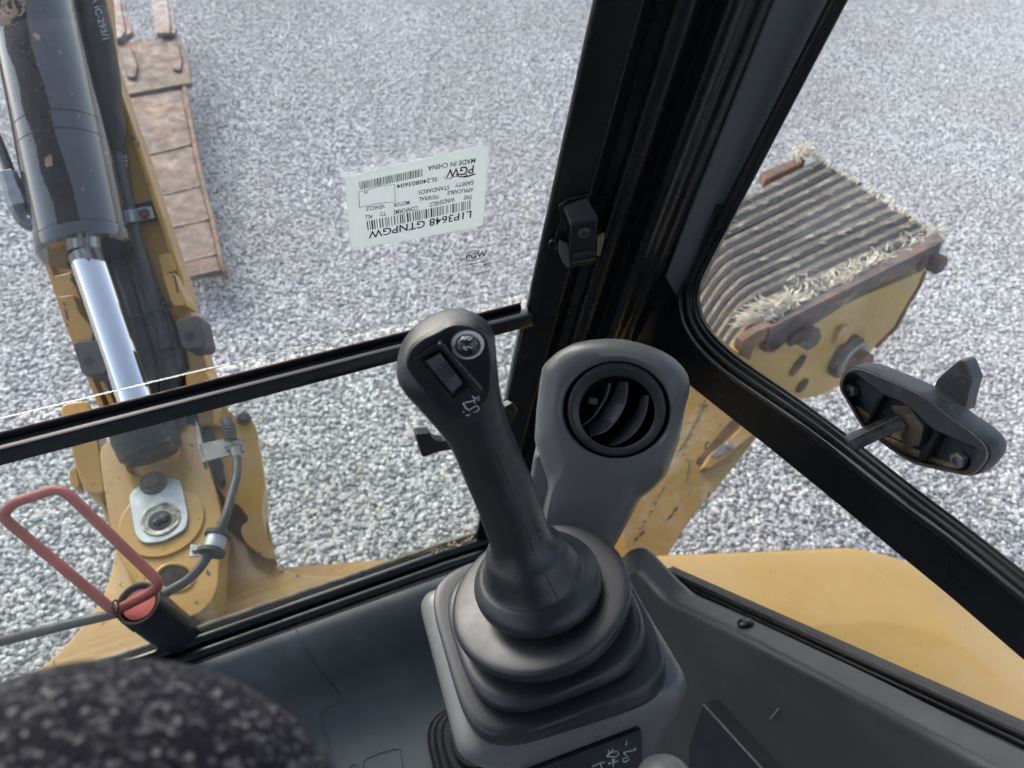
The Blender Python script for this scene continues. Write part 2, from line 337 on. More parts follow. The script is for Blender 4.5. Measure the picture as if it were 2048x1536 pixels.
# ------------------------------------------------------------------ ground
def ground():
    pts = [(-60, -60, 0), (60, -60, 0), (60, 60, 0), (-60, 60, 0)]
    m = bpy.data.materials.new('gravel_bed'); m.use_nodes = True
    N = m.node_tree.nodes; L = m.node_tree.links; b = N['Principled BSDF']; b.inputs['Roughness'].default_value = .85
    tc = N.new('ShaderNodeTexCoord')
    v = N.new('ShaderNodeTexVoronoi'); v.inputs['Scale'].default_value = 70; L.new(tc.outputs['Object'], v.inputs['Vector'])
    sp = N.new('ShaderNodeSeparateColor'); L.new(v.outputs['Color'], sp.inputs[0])
    r = N.new('ShaderNodeValToRGB'); e = r.color_ramp.elements
    e[0].position = 0; e[0].color = (.22, .22, .225, 1); e[1].position = 1; e[1].color = (.62, .62, .62, 1)
    L.new(sp.outputs[0], r.inputs[0]); L.new(r.outputs[0], b.inputs['Base Color'])
    bn = N.new('ShaderNodeBump'); bn.invert = True; bn.inputs['Distance'].default_value = .02; L.new(v.outputs['Distance'], bn.inputs['Height']); L.new(bn.outputs[0], b.inputs['Normal'])
    o = link_mesh('gravel_ground', (pts, [(0, 1, 2, 3)]), m, smooth=False); o['kind'] = 'structure'; o['label'] = 'yard of pale grey crushed stone gravel under the machine'
    # stones
    sm = bpy.data.materials.new('crushed_stone'); sm.use_nodes = True
    N = sm.node_tree.nodes; L = sm.node_tree.links; b = N['Principled BSDF']; b.inputs['Roughness'].default_value = .8
    oi = N.new('ShaderNodeObjectInfo'); r = N.new('ShaderNodeValToRGB'); e = r.color_ramp.elements
    e[0].position = 0; e[0].color = (.21, .215, .22, 1); e[1].position = 1; e[1].color = (.93, .93, .93, 1)
    for p, c in ((.20, (.40, .405, .405, 1)), (.50, (.56, .56, .56, 1)), (.80, (.72, .72, .715, 1)), (.965, (.88, .88, .87, 1)), (.975, (.50, .36, .24, 1)), (.985, (.86, .86, .88, 1))):
        x = e.new(p); x.color = c
    L.new(oi.outputs['Random'], r.inputs[0])
    tc = N.new('ShaderNodeTexCoord'); n = N.new('ShaderNodeTexNoise'); n.inputs['Scale'].default_value = 2.2; n.inputs['Detail'].default_value = 4; L.new(tc.outputs['Object'], n.inputs[0])
    mr = N.new('ShaderNodeMapRange'); mr.inputs['From Min'].default_value = .3; mr.inputs['From Max'].default_value = .7; mr.inputs['To Min'].default_value = .75; mr.inputs['To Max'].default_value = 1.2; L.new(n.outputs[0], mr.inputs[0])
    vm = N.new('ShaderNodeVectorMath'); vm.operation = 'SCALE'; L.new(r.outputs[0], vm.inputs[0]); L.new(mr.outputs[0], vm.inputs['Scale']); n3 = N.new('ShaderNodeTexNoise'); n3.inputs['Scale'].default_value = .9; n3.inputs['Detail'].default_value = 5; L.new(oi.outputs['Location'], n3.inputs[0])
    m3 = N.new('ShaderNodeMapRange'); m3.inputs['From Min'].default_value = .42; m3.inputs['From Max'].default_value = .72; m3.inputs['To Max'].default_value = .55; L.new(n3.outputs[0], m3.inputs[0])
    x3 = N.new('ShaderNodeMix'); x3.data_type = 'RGBA'; L.new(m3.outputs[0], x3.inputs['Factor']); L.new(vm.outputs[0], x3.inputs[6]); x3.inputs[7].default_value = (.44, .41, .37, 1)   # dusty, finer patches
    L.new(x3.outputs[2], b.inputs['Base Color'])
    coll = bpy.data.collections.new('stone_shapes')
    for k in range(7):
        bm = bmesh.new(); bmesh.ops.create_icosphere(bm, subdivisions=1, radius=1)
        st = A((1, rng.uniform(.62, .95), rng.uniform(.45, .75)))
        for vv in bm.verts: vv.co = Vector(A(vv.co)*st*rng.uniform(.78, 1.18))
        for q in range(3):
            nn = Vector(nrm(rng.normal(size=3))); bmesh.ops.bisect_plane(bm, geom=bm.verts[:]+bm.edges[:]+bm.faces[:], plane_co=nn*.62, plane_no=nn, clear_outer=True)
            bmesh.ops.holes_fill(bm, edges=bm.edges)
        me = bpy.data.meshes.new('stone'); bm.to_mesh(me); bm.free(); me.materials.append(sm)
        coll.objects.link(bpy.data.objects.new('stone', me))
    area = [(-1.4, .9), (.8, .2), (3.5, .8), (8.1, 4.3), (7.9, 5.5), (-1.2, 7.2)]
    me = bpy.data.meshes.new('loose_gravel'); me.from_pydata([(x, y, 0) for x, y in area], [], [tuple(range(6))]); me.materials.append(sm)
    o = bpy.data.objects.new('loose_gravel', me); COL.objects.link(o); o.location = (0, 0, .003); o['kind'] = 'stuff'; o['label'] = 'loose crushed stones, white to dark grey, covering the yard'
    ng = bpy.data.node_groups.new('scatter', 'GeometryNodeTree')
    ng.interface.new_socket('Geometry', in_out='INPUT', socket_type='NodeSocketGeometry'); ng.interface.new_socket('Geometry', in_out='OUTPUT', socket_type='NodeSocketGeometry')
    G = ng.nodes; K = ng.links; gi = G.new('NodeGroupInput'); go = G.new('NodeGroupOutput')
    dp = G.new('GeometryNodeDistributePointsOnFaces'); dp.inputs['Density'].default_value = 8200
    K.new(gi.outputs[0], dp.inputs['Mesh'])
    ip = G.new('GeometryNodeInstanceOnPoints'); K.new(dp.outputs['Points'], ip.inputs['Points'])
    ci = G.new('GeometryNodeCollectionInfo'); ci.inputs['Collection'].default_value = coll; ci.inputs['Separate Children'].default_value = True; ci.inputs['Reset Children'].default_value = True
    K.new(ci.outputs[0], ip.inputs['Instance']); ip.inputs['Pick Instance'].default_value = True
    def rnd(tp, lo, hi, seed):
        n = G.new('FunctionNodeRandomValue'); n.data_type = tp
        sock = [s for s in n.inputs if s.enabled and s.name in ('Min', 'Max')]
        sock[0].default_value = lo; sock[1].default_value = hi
        [s for s in n.inputs if s.name == 'Seed'][0].default_value = seed
        return [s for s in n.outputs if s.enabled][0]
    K.new(rnd('FLOAT_VECTOR', (-.6, -.6, 0), (.6, .6, 6.28), 1), ip.inputs['Rotation'])
    sc = rnd('FLOAT', .45, 1.0, 2); pw = G.new('ShaderNodeMath'); pw.operation = 'POWER'; pw.inputs[1].default_value = 1.4; K.new(sc, pw.inputs[0])
    ml = G.new('ShaderNodeMath'); ml.operation = 'MULTIPLY'; ml.inputs[1].default_value = .0122; K.new(pw.outputs[0], ml.inputs[0]); K.new(ml.outputs[0], ip.inputs['Scale'])
    K.new(ip.outputs[0], go.inputs[0])
    md = o.modifiers.new('scatter', 'NODES'); md.node_group = ng
ground()
exec_parts = []

# ================================================================== CAB SHELL
cab = Thing('excavator_cab', 'black framed digger cab corner with large windows and grey plastic floor', 'cab', (0, .3, .8))
# corner pillar: a folded profile extruded along the pillar direction
q0 = W0+A((-.004, -.004, 0)); q1 = SD(1400, 560)
pd = nrm(q1-q0-UP*((q1-q0).dot(UP))); plen = np.linalg.norm(q1-q0-UP*((q1-q0).dot(UP)))
pn = nrm(np.cross(UP, pd));  pn = pn if pn[1] > 0 else -pn     # away from the driver
PP = Pl(q0, -pn)
def tt(px, py, off=0):
    return (PP(px, py, -off)-q0).dot(pd)
def prof(pts):  # (pixel x at row 300, offset away from the driver)
    return [(tt(x, 300, o), o) for x, o in pts]
def extr(pf, z0, z1, thick=.004):
    """sheet profile extruded along the pillar with real thickness"""
    r = []
    loop = [(a, b) for a, b in pf]+[(a, b+thick) for a, b in reversed(pf)]
    for z in (z0, z1):
        k = (z-q0[2])/UP[2]
        r.append([q0+UP*k+pd*a+pn*b for a, b in loop])
    return loft(r)
def soft(pf, r=.004, n=5):
    P = [A((a, b, 0)) for a, b in pf]; out = [tuple(P[0][:2])]
    for i in range(1, len(P)-1):
        c = P[i]; da = P[i-1]-c; db = P[i+1]-c; la = min(r, .45*np.linalg.norm(da)); lb = min(r, .45*np.linalg.norm(db))
        a_ = c+nrm(da)*la; b_ = c+nrm(db)*lb
        for t in np.linspace(0, 1, n): q = (1-t)**2*a_+2*t*(1-t)*c+t*t*b_; out.append((q[0], q[1]))
    out.append(tuple(P[-1][:2])); return out
zs = WS(1060, 622)[2]      # joint between upper and lower frame
frame_prof = soft(prof([(1124, .016), (1126, 0), (1134, -.001), (1206, -.001), (1216, .014), (1228, .020)]), .002)
cab.part('window_channel', extr(frame_prof, zs+.0005, 2.2), pillar_black, angle=25)
cab.part('window_channel', extr(frame_prof, .93, zs-.0005), pillar_black, angle=25)
pill_prof = soft(prof([(1228, .024), (1258, .022), (1266, .004), (1276, .001), (1300, .003), (1312, .013), (1330, .013), (1343, -.004), (1356, -.010), (1372, -.011), (1384, -.002), (1396, .001), (1409, -.002), (1422, .004), (1430, .010), (1530, .012), (1534, .03)]), .007)
cab.part('corner_pillar', extr(pill_prof, .93, 2.2), pillar_black, angle=20)
# edge strip of the pillar flange
# flat grey strip along the pillar
def PPz(px, py, off): return PP(px, py, -off)
tr = [PPz(1590, -110, .004), PPz(1706, -110, .004), PPz(1660, 0, .004), PPz(1472, 400, .004), PPz(1388, 588, .004), PPz(1368, 612, .004), PPz(1347, 585, .004), PPz(1331, 556, .004), PPz(1389, 400, .004), PPz(1548, 0, .004)]
cab.part('pillar_strip', slab(tr, pn*.006), mat('grey_strip', (.085, .094, .100), .42, 0, .05, 4, .12, 900, .0002), bevel=.0025)
# upper edge strip seal of the windshield on the pillar
cab.part('edge_strip', tube([WS(1190-0.22*y, y, .002) for y in range(-80, 600, 60)], .0017, 8), mat('edge_strip', (.10, .10, .105), .35, .3, .3, 60, .1))
cab.part('edge_strip', tube([WS(1063-.2*(y-600)-.00003*(y-600)**2, y, .003) for y in range(632, 1075, 50)], .0018, 8), mat('edge_strip2', (.20, .19, .17), .5, .2, .3, 60, .1))
# side window frame: rounded corner and long rail
rim_px = [(1724, -65), (1690, 0), (1620, 135), (1545, 280), (1470, 425), (1420, 522), (1401, 566), (1397, 600), (1404, 635), (1425, 668), (1464, 706), (1515, 744), (1600, 803), (1700, 878), (1800, 957), (1940, 1064), (2048, 1150), (2200, 1272)]
low_px = [(2200, 1436), (2048, 1313), (1900, 1186), (1746, 1060), (1699, 1021), (1540, 892), (1450, 822), (1382, 768), (1330, 745), (1180, 730), (1150, 640), (1300, 560), (1372, 545)]
rimC = [SD(x, y) for x, y in rim_px]
idx = 5
poly = [SD(x, y) for x, y in rim_px[idx+0:]]+[SD(x, y) for x, y in low_px]
cab.part('side_rail', slab([p+XR*-.004 for p in poly], XR*.007), pillar_black, bevel=.002, bseg=3, angle=30)
seal_path = catmull([p+XR*-.006 for p in rimC], 8)
cen = [SD(x+10 if y < 600 else x+4, y+4 if y < 600 else y+14)+XR*-.008 for x, y in rim_px]
def offs(px, d):
    """offset polyline sideways in pixels"""
    o = []
    for i, (x, y) in enumerate(px):
        a = px[max(0, i-1)]; b = px[min(len(px)-1, i+1)]; t = nrm((b[0]-a[0], b[1]-a[1])); o.append((x-t[1]*d, y+t[0]*d))
    return o
cab.part('window_seal', tube([SD(x, y, .004) for x, y in offs(rim_px, 6)], .0046, 12, smooth=6, flat=.8), seal_mat)
cab.part('window_seal', tube([SD(x, y, .009) for x, y in offs(rim_px, 19)], .0046, 12, smooth=6, flat=.8), seal_mat)
cab.part('window_seal', tube([SD(x, y, .012) for x, y in offs(rim_px[4:], 37)], .0042, 12, smooth=6, flat=.6), black_paint)
# windshield glass: the upper sheet stops above the crossbar
gl_b = [(-700, 1008), (0, 838), (1066, 583)]
g_up = [WS(-700, 1006, -.004), WS(1085, 578.5, -.004), WS(1085, 578.5, -.004)+UP*.62, WS(-700, 1006, -.004)+UP*.62]
cab.part('windshield_glass', slab(g_up, A((0, .0022, 0))), glass_up, smooth=False)
e0, e1 = WS(-700, 1006, -.004), WS(1068, 582.6, -.004)
for k in (0, 1):
    cab.part('glass_edge', tube([e0+A((0, .0008+k*.0022, -.0006)), e1+A((0, .0008+k*.0022, -.0006))], .0003, 6), glass_edge)
# lower glass
g_lo = [WS(-900, 1150, -.006), WS(1050, 640, -.006), WS(962, 1085, -.006), WS(-900, 1760, -.006)]
cab.part('lower_glass', slab(g_lo, A((0, .005, 0))), glass_low, smooth=False)
cab.part('glass_edge', slab([WS(1042, 655, .0), WS(1054, 655, .0), WS(968, 1065, .0), WS(955, 1072, .0)], A((0, .006, 0))), glass_edge_green, bevel=.001)
# crossbar: two folded pieces
def strip(pxa, pxb, o): return [WS(*pxa, o), WS(*pxb, o)]
a1, b1 = WS(-300, 945, .0), WS(1053, 607, .0)
a2, b2 = WS(-300, 990, .0), WS(1055, 639, .0)
def bar(ta, tb, ba, bb, y0, y1):
    r = []
    for t, b_ in ((ta, ba), (tb, bb)):
        r.append(rpoly([t+A((0, y0, 0)), b_+A((0, y0, 0)), b_+A((0, y1, 0)), t+A((0, y1, 0))], .003, 4))
    return loft(r)
cab.part('crossbar', bar(a1+(a2-a1)*.22, b1+(b2-b1)*.22, a2, b2, -.013, .0005), black_paint, angle=30)
cab.part('crossbar_flange', bar(a1, b1+A((-.006, 0, 0)), a1+(a2-a1)*.6, b1+(b2-b1)*.6+A((-.006, 0, 0)), .0008, .003), black_paint, angle=30)
cab.part('rusty_lip', tube([a1+A((0, .0018, .0006)), b1+A((-.006, .0018, .0006))], .0010, 6), mat('lip_rust', (.09, .055, .04), .7, 0, .4, 80, .2))
# sill seal under the lower glass
sl = [(-250, 1485), (228, 1320), (500, 1226), (769, 1133), (880, 1094), (990, 1060)]
sl = [PZ(x, y, .952) for x, y in sl]
cab.part('sill_strip', tube([p+A((0, .004, 0)) for p in sl], .0035, 8), mat('weathered_sill', (.20, .18, .15), .7, .1, .35, 60, .4, 150, .001))
cab.part('sill_seal', tube([p+A((0, -.012, -.004)) for p in sl], .0085, 12), seal_mat)
cab.part('sill_seal', tube([p+A((0, -.030, -.010)) for p in sl], .0080, 12), seal_mat)
cab.part('sill_plate', slab([sl[0]+A((0, .008, -.008)), sl[-1]+A((0.05, .008, -.008)), sl[-1]+A((0.05, -.045, -.012)), sl[0]+A((0, -.045, -.012))], A((0, 0, -.02))), seal_mat)
debris = join(*[box(PZ(x+random.uniform(-9, 9), y+random.uniform(-5, 5), .957), A((random.uniform(.001, .003), .001, 0)), A((0, random.uniform(.0008, .002), 0)), A((0, 0, .0008))) for x, y in [(860+random.random()*130, 0) for _ in range(36)] for x, y in [(x, 1104-(x-860)*.31)]])
cab.part('sill_debris', debris, mat('dry_debris', (.30, .23, .16), .9, 0, .4, 60, 0), kind='stuff')
# moulded footwell panel
def footwell():
    pf = [(-.043, -.004), (-.047, -.001), (-.060, -.004), (-.078, -.020), (-.094, -.050), (-.108, -.085), (-.128, -.110), (-.160, -.125), (-.22, -.130), (-.40, -.130), (-.75, -.130)]
    pf = [tuple(p[:2]) for p in catmull([A((a, b, 0)) for a, b in pf], 5)]
    s0 = sl[0]; s1 = sl[-1]; rows = []
    xs = np.linspace(-.75, .46, 40)
    for a, b in pf:
        rows.append([A((x, np.interp(x, [s0[0], s1[0]], [s0[1], s1[1]])+a, .946+b)) for x in xs])
    V = [p for r in rows for p in r]; n = len(xs)
    Fc = [(i*n+j, i*n+j+1, (i+1)*n+j+1, (i+1)*n+j) for i in range(len(rows)-1) for j in range(n-1)]
    return (V, Fc), rows
fw, fw_rows = footwell()
fo = cab.part('footwell_panel', fw, floor_mat_, angle=60)
def on_fw(px, py, off=.0):
    """point where the sight line meets the footwell sheet"""
    r = ray(px, py); best = None
    for i in range(len(fw_rows)-1):
        a = fw_rows[i][20]; b = fw_rows[i+1][20]; n = nrm((0, -(b[2]-a[2]), b[1]-a[1])); n = n if n[2] > 0 or n[1] < 0 else -n
        p = CAM+r*((a-CAM).dot(n)/r.dot(n)); y0, y1 = sorted((a[1], b[1]))
        if y0-1e-4 <= p[1] <= y1+1e-4:
            if n.dot(CAM-p) < 0: n = -n
            return p+n*off
    return p
def ridge(L, r=.0016, closed=False, sm=5):
    return tube([on_fw(x, y) for x, y in catmull([A((x, y)) for x, y in L], sm, closed)], r, 8, closed=closed)
cab.part('moulded_ridge', ridge([(588, 1250), (612, 1300), (640, 1345), (670, 1378), (680, 1392), (674, 1405), (650, 1418), (642, 1430), (646, 1455), (658, 1490), (668, 1545)]), floor_mat_)
cab.part('moulded_ridge', ridge([(806, 1560), (800, 1505), (792, 1498), (760, 1506), (732, 1518), (726, 1530), (732, 1570)]), floor_mat_)
cab.part('moulded_ridge', ridge([(690, 1548), (702, 1531), (714, 1532), (716, 1552)]), floor_mat_)
# right trim panel with flat rim
rim_o = [(1212, 1190), (1226, 1140), (1246, 1112), (1262, 1098), (1285, 1093), (1306, 1105), (1349, 1149), (1390, 1185), (1430, 1204), (1503, 1236), (1721, 1339), (1907, 1432), (2048, 1500), (2300, 1622)]
rim_i = [(1222, 1240), (1240, 1185), (1258, 1150), (1268, 1140), (1278, 1137), (1290, 1146), (1318, 1178), (1345, 1200), (1392, 1221), (1466, 1256), (1600, 1325), (1730, 1392), (1860, 1461), (2200, 1640)]
RO = [PX(x, y, .462) for x, y in rim_o]; RI = [PX(x, y, .436) for x, y in rim_i]
IN2 = [p+A((-.006, 0, -.006)) for p in RI]; DN = [A((p[0]-.002, p[1], .80)) for p in IN2]
OD = [p+A((.004, 0, -.01)) for p in RO]
rows = [OD, RO, RI, IN2, DN]
sec = []
for i in range(len(RO)):
    P = [OD[i], RO[i], RI[i], IN2[i], IN2[i]+(DN[i]-IN2[i])*.1, DN[i]]
    sec.append(P)
secs = [rpoly_ for rpoly_ in sec]
cols = [catmull([s[j] for s in secs], 6) for j in range(6)]
def rnd_profile(P):
    out = [P[0]]
    for i in (1, 2, 3):
        c = P[i]; a = P[i-1]; b = P[i+1]; la = min(.006, .45*np.linalg.norm(a-c)); lb = min(.006, .45*np.linalg.norm(b-c))
        for t in np.linspace(0, 1, 5): out.append((1-t)**2*(c+nrm(a-c)*la)+2*t*(1-t)*c+t*t*(c+nrm(b-c)*lb))
    return out+[P[4], P[5]]
grid = [rnd_profile([cols[j][i] for j in range(6)]) for i in range(len(cols[0]))]
ng_ = len(grid[0])
cab.part('trim_panel', ([p for r in grid for p in r], [(i*ng_+j, i*ng_+j+1, (i+1)*ng_+j+1, (i+1)*ng_+j) for i in range(len(grid)-1) for j in range(ng_-1)]), plastic, angle=50)
sc = (PX(1491, 1247, .449)); scn = nrm(np.cross(RO[10]-RO[8], RI[9]-RO[9])); scn = scn if scn.dot(CAM-sc) > 0 else -scn
cab.part('screw_cap', lathe(sc, scn, [(.0085, -.004), (.0085, .0022), (.0070, .0040), (.0040, .0052), (.0008, .0056)], 24), seal_mat)
cab.part('lower_side_wall', slab([(.437, .67, .80), (.437, .20, .80), (.437, .20, .97), (.437, .46, .97), (.437, .67, .94)], XR*.02), plastic)
cab.part('scratch', join(tube([PX(1540, 1438, .4275), PX(1557, 1417, .4275)], .0005, 5)) , mat('scratch_grey', (.30, .31, .32), .6, 0, .1, 20, 0), kind='stuff')
# lower inner box beneath the panel
lb = [(1402, 1404), (1375, 1492), (1372, 1620), (1640, 1640), (1520, 1534)]
cab.part('lower_trim_box', slab([PX(x, y, .405) for x, y in lb], A((.05, 0, -.02))), mat('lower_trim', (.030, .033, .045), .5, 0, .1, 8, .2, 800, .0002), bevel=.004)
# side glass seal along its sloping bottom edge
sb0 = [PX(1330, 1139, .476), PX(1353, 1149, .476), PX(2048, 1464, .476), PX(2300, 1580, .476)]
for k, (dz, dx, r) in enumerate(((-.003, -.001, .0042), (-.0105, -.003, .0040), (-.0185, -.006, .0052), (-.028, -.008, .0052))):
    cab.part('side_glass_seal', tube([p+A((dx, 0, dz)) for p in sb0], r, 12), seal_mat)
cab.part('seal_backing', slab([sb0[0]+A((.001, 0, .0)), sb0[-1]+A((.001, 0, .0)), sb0[-1]+A((.001, 0, -.08)), sb0[0]+A((.001, 0, -.08))], XR*.012), seal_mat)
cab.part('side_glass', slab([SD(1395, 560, -.006), SD(1745, -100, -.006), A((.482, -.5, 2.05)), A((.482, -.5, 1.2)), SD(2048, 1470, -.006), SD(1353, 1155, -.006), SD(1250, 1100, -.006), SD(1230, 900, -.006)], XR*.004), glass_side, smooth=False)
# rest of the cab round the driver
cab.part('roof_panel', slab([(-.75, .46, 2.32), (.50, .46, 2.32), (.50, -1.0, 2.32), (-.75, -1.0, 2.32)], A((0, 0, .05))), headliner, bevel=.01)
cab.part('rear_wall', slab([(-.75, -1.0, .85), (.50, -1.0, .85), (.50, -1.0, 1.45), (-.75, -1.0, 1.45)], A((0, .04, 0))), plastic)
for x in (-.75, .46): cab.part('rear_post', slab([(x, -1.0, 1.45), (x+.06, -1.0, 1.45), (x+.06, -.93, 1.45), (x, -.93, 1.45)], A((0, 0, .87))), pillar_black, bevel=.006)
cab.part('door_post', slab([(-.76, .62, .93), (-.70, .62, .93), (-.70, .56, .93), (-.76, .56, .93)], A((0, -.24, 1.4))), pillar_black, bevel=.006)
cab.part('front_header', slab([(-.75, .40, 2.2), (.50, .40, 2.2), (.50, .46, 2.2), (-.75, .46, 2.2)], A((0, 0, .12))), pillar_black, bevel=.006)
cab.part('side_wall', slab([(-.76, .6, .85), (-.76, -1, .85), (-.76, -1, 1.15), (-.76, .6, 1.15)], XR*.05), plastic)
cab.part('floor_plate', slab([(-.75, -1.0, .80), (.50, -1.0, .80), (.50, -.1, .80), (-.75, -.1, .80)], A((0, 0, -.03))), plastic)

# ================================================================== GLASS MARKS
def wavy(px, amp=1.2, step=14):
    out = []
    for i in range(len(px)):
        a = A(px[i], float); b = A(px[(i+1) % len(px)], float); n = max(2, int(np.linalg.norm(b-a)/step)); t = nrm(b-a)
        for k in range(n): out.append(a+(b-a)*k/n+A((-t[1], t[0]))*(random.uniform(-amp, amp) if k else 0))
    return out
st = Thing('windshield_sticker', 'white paper barcode sticker stuck upside down on the upper windshield glass', 'sticker', WS(830, 395, .001))
spx = [(690, 352), (712, 350), (742, 340), (760, 336), (790, 330), (820, 324), (856, 316), (880, 310), (905, 306), (940, 297), (968, 291), (979, 293), (976, 330), (972, 380), (969, 425), (965, 450), (950, 456), (900, 465), (850, 474), (800, 484), (745, 492), (702, 498), (699, 470), (696, 430), (691, 385)]
st.part('paper', slab([WS(x, y, .0006) for x, y in wavy(spx, .7, 10)], A((0, .0005, 0))), paper, smooth=False)
updn = WS(830, 440)-WS(826, 380)
def C4(x, y): return (640+x/4.452, 260+y/4.452)
def line4(s, a, b, h, plane=WS, off=.0010, up=None, conv=C4):
    pa, pb = conv(*a), conv(*b); sc_ = np.linalg.norm(WS(830, 396)-WS(830, 386))/10
    return text_geo(s, plane(*pa, off), plane(*pb, off), updn if up is None else up, h*sc_)
txt = join(line4('MADE IN CHINA', (1385, 250), (960, 322), 9), line4('SL240803604', (1045, 420), (685, 485), 8), line4('SAFETY', (1370, 450), (1205, 474), 8.2), line4('STANDARDS', (1152, 492), (878, 540), 8.2),
           line4('APPLICABLE', (1370, 512), (1135, 545), 8), line4('FEDERAL', (1057, 578), (880, 600), 7.6), line4('THIS', (1362, 578), (1285, 585), 8.4), line4('WINDSHIELD', (1200, 598), (975, 650), 9),
           line4('MOTOR', (797, 628), (655, 652), 8), line4('CONFORMS', (872, 675), (655, 716), 9), line4('VEHICLE', (578, 660), (412, 686), 8), line4('TO', (588, 725), (535, 733), 8.4), line4('ALL', (470, 752), (400, 762), 8.6),
           line4('L1P3648 GTNPGW', (1350, 718), (430, 905), 15.5), line4('60.', (425, 545), (385, 549), 4.4), line4('-', (1112, 408), (1098, 411), 8))
st.part('small_print', txt, black_print, smooth=False)
lg = [line4('PGW', (1372, 312), (1128, 352), 16)]
def stroke(L, w, conv, plane, off, mat_h=.0002):
    return tube([plane(*conv(x, y), off) for x, y in catmull([A(p) for p in L], 5)], w, 5, flat=.4)
for L in ([(1382, 388), (1330, 405), (1270, 418), (1215, 402), (1225, 396), (1290, 393), (1312, 400), (1280, 414), (1230, 416)], [(1385, 392), (1300, 420), (1200, 416), (1150, 436), (1112, 432)]):
    lg.append(stroke(L, .0005, C4, WS, .0010))
st.part('maker_logo', join(*lg), black_print, smooth=False)
def barcode(p0, p1, h, n, seed):
    rr = random.Random(seed); g = []; a = WS(*C4(*p0), .0010); b = WS(*C4(*p1), .0010); x = 0; W = [rr.choice((1, 1, 1.6, 2.4)) for _ in range(2*n)]; tot = sum(W); xd = b-a
    dn = updn-nrm(xd)*updn.dot(nrm(xd)); dn = nrm(updn+0*dn); sc_ = np.linalg.norm(WS(830, 396)-WS(830, 386))/10
    for i, w_ in enumerate(W):
        if i % 2 == 0: g.append(([a+xd*x/tot, a+xd*(x+w_*.85)/tot, a+xd*(x+w_*.85)/tot+dn*h*sc_, a+xd*x/tot+dn*h*sc_], [(0, 1, 2, 3)]))
        x += w_
    return join(*g)
st.part('barcode', barcode((910, 345), (340, 465), 14.5, 44, 3), black_print, smooth=False)
st.part('barcode', barcode((1340, 625), (405, 815), 19.5, 46, 5), black_print, smooth=False)
bx_ = [WS(*C4(*p), .0010) for p in ((345, 550), (430, 532), (470, 515), (560, 495), (665, 485), (670, 640), (590, 645), (500, 656), (430, 672), (352, 690))]
st.part('printed_box', tube(bx_, .00022, 4, closed=True), black_print)
lm = []
updl = -updn
lm.append(line4('PGW', (1297, 1158), (1482, 1118), 13, up=updl)); lm.append(line4('SOLEX', (1335, 1175), (1430, 1155), 5.5, up=updl)); lm.append(line4('LAMINATED', (1295, 1213), (1465, 1178), 5.5, up=updl))
lm.append(line4('DOT563', (1225, 1257), (1335, 1232), 4, up=updl)); lm.append(line4('AS1', (1370, 1225), (1418, 1214), 4, up=updl)); lm.append(line4('M669', (1455, 1205), (1528, 1188), 4, up=updl)); lm.append(line4('24', (1345, 1247), (1370, 1240), 3, up=updl))
lm.append(line4('......', (1430, 1224), (1498, 1210), 3, up=updl)); lm.append(line4('.....', (1348, 1258), (1415, 1244), 3, up=updl))
for L in ([(1300, 1100), (1340, 1080), (1400, 1070), (1485, 1072)], [(1310, 1098), (1350, 1088), (1400, 1080), (1420, 1086), (1380, 1092)]): lm.append(stroke(L, .0004, C4, WS, .0006))
o = solo('glass_marking', 'small black maker mark printed on the windshield below the paper sticker', 'glass mark', join(*lm), black_print, smooth=False)

# ================================================================== VENT DUCT
vc = at(1233, 822, .655); vray = nrm(ray(1233, 822))
# face normal: from the vent towards the driver, a little flatter than the sight line
vn = nrm(A((-vray[0]*1.0, -vray[1]*1.25, -vray[2]*.62)))
VF = Pl(vc, vn)
def ring_at(pl_, cx, cy, rx, ry, off, n=72, rot=0): return [pl_(cx+rx*math.cos(a), cy+ry*math.sin(a), off) for a in np.linspace(0, 2*math.pi, n, endpoint=False)]
out_px = [(1085, 733), (1095, 722), (1111, 707), (1130, 695), (1150, 686), (1180, 680), (1215, 677), (1250, 679), (1281, 686), (1306, 694), (1329, 704), (1350, 718), (1365, 733), (1376, 750), (1380, 769), (1378, 790), (1372, 808), (1359, 880), (1333, 951), (1310, 975), (1281, 997), (1262, 1035), (1232, 1088), (1180, 1175), (1070, 1170), (1083, 1030), (1097, 971), (1090, 948), (1082, 925), (1069, 880), (1073, 820), (1080, 760)]
def resample(px, c, n=96):
    """cast rays from c against the outline so that every ring has matching points"""
    out = []; P = [A(p, float) for p in px]; K = len(P)
    for a in np.linspace(0, 2*math.pi, n, endpoint=False):
        d = A((math.cos(a), math.sin(a))); best = 0
        for i in range(K):
            p = P[i]; e = P[(i+1) % K]-p; den = d[0]*e[1]-d[1]*e[0]
            if abs(den) < 1e-9: continue
            q = p-A(c); t = (q[0]*e[1]-q[1]*e[0])/den; s = (q[0]*d[1]-q[1]*d[0])/den
            if -1e-6 <= s <= 1+1e-6 and t > best: best = t
        out.append(A(c)+d*best)
    return out
vcx = (1233, 822)
O = resample(out_px, vcx)
def vr(k, off): return [VF(vcx[0]+(x-vcx[0])*k, vcx[1]+(y-vcx[1])*k, off) for x, y in O]
R0 = vr(1.0, -.050); R1 = vr(1.0, -.012); 
def vrin(inset, off):
    o = []
    for x, y in O:
        d = A((x-vcx[0], y-vcx[1])); L_ = np.linalg.norm(d); k = (L_-inset*min(1, L_/150 if L_ < 150 else 1))/L_
        o.append(VF(vcx[0]+d[0]*k, vcx[1]+d[1]*k, off))
    return o
rr0 = ring_at(VF, 1233, 819, 112, 101, .006, 96)
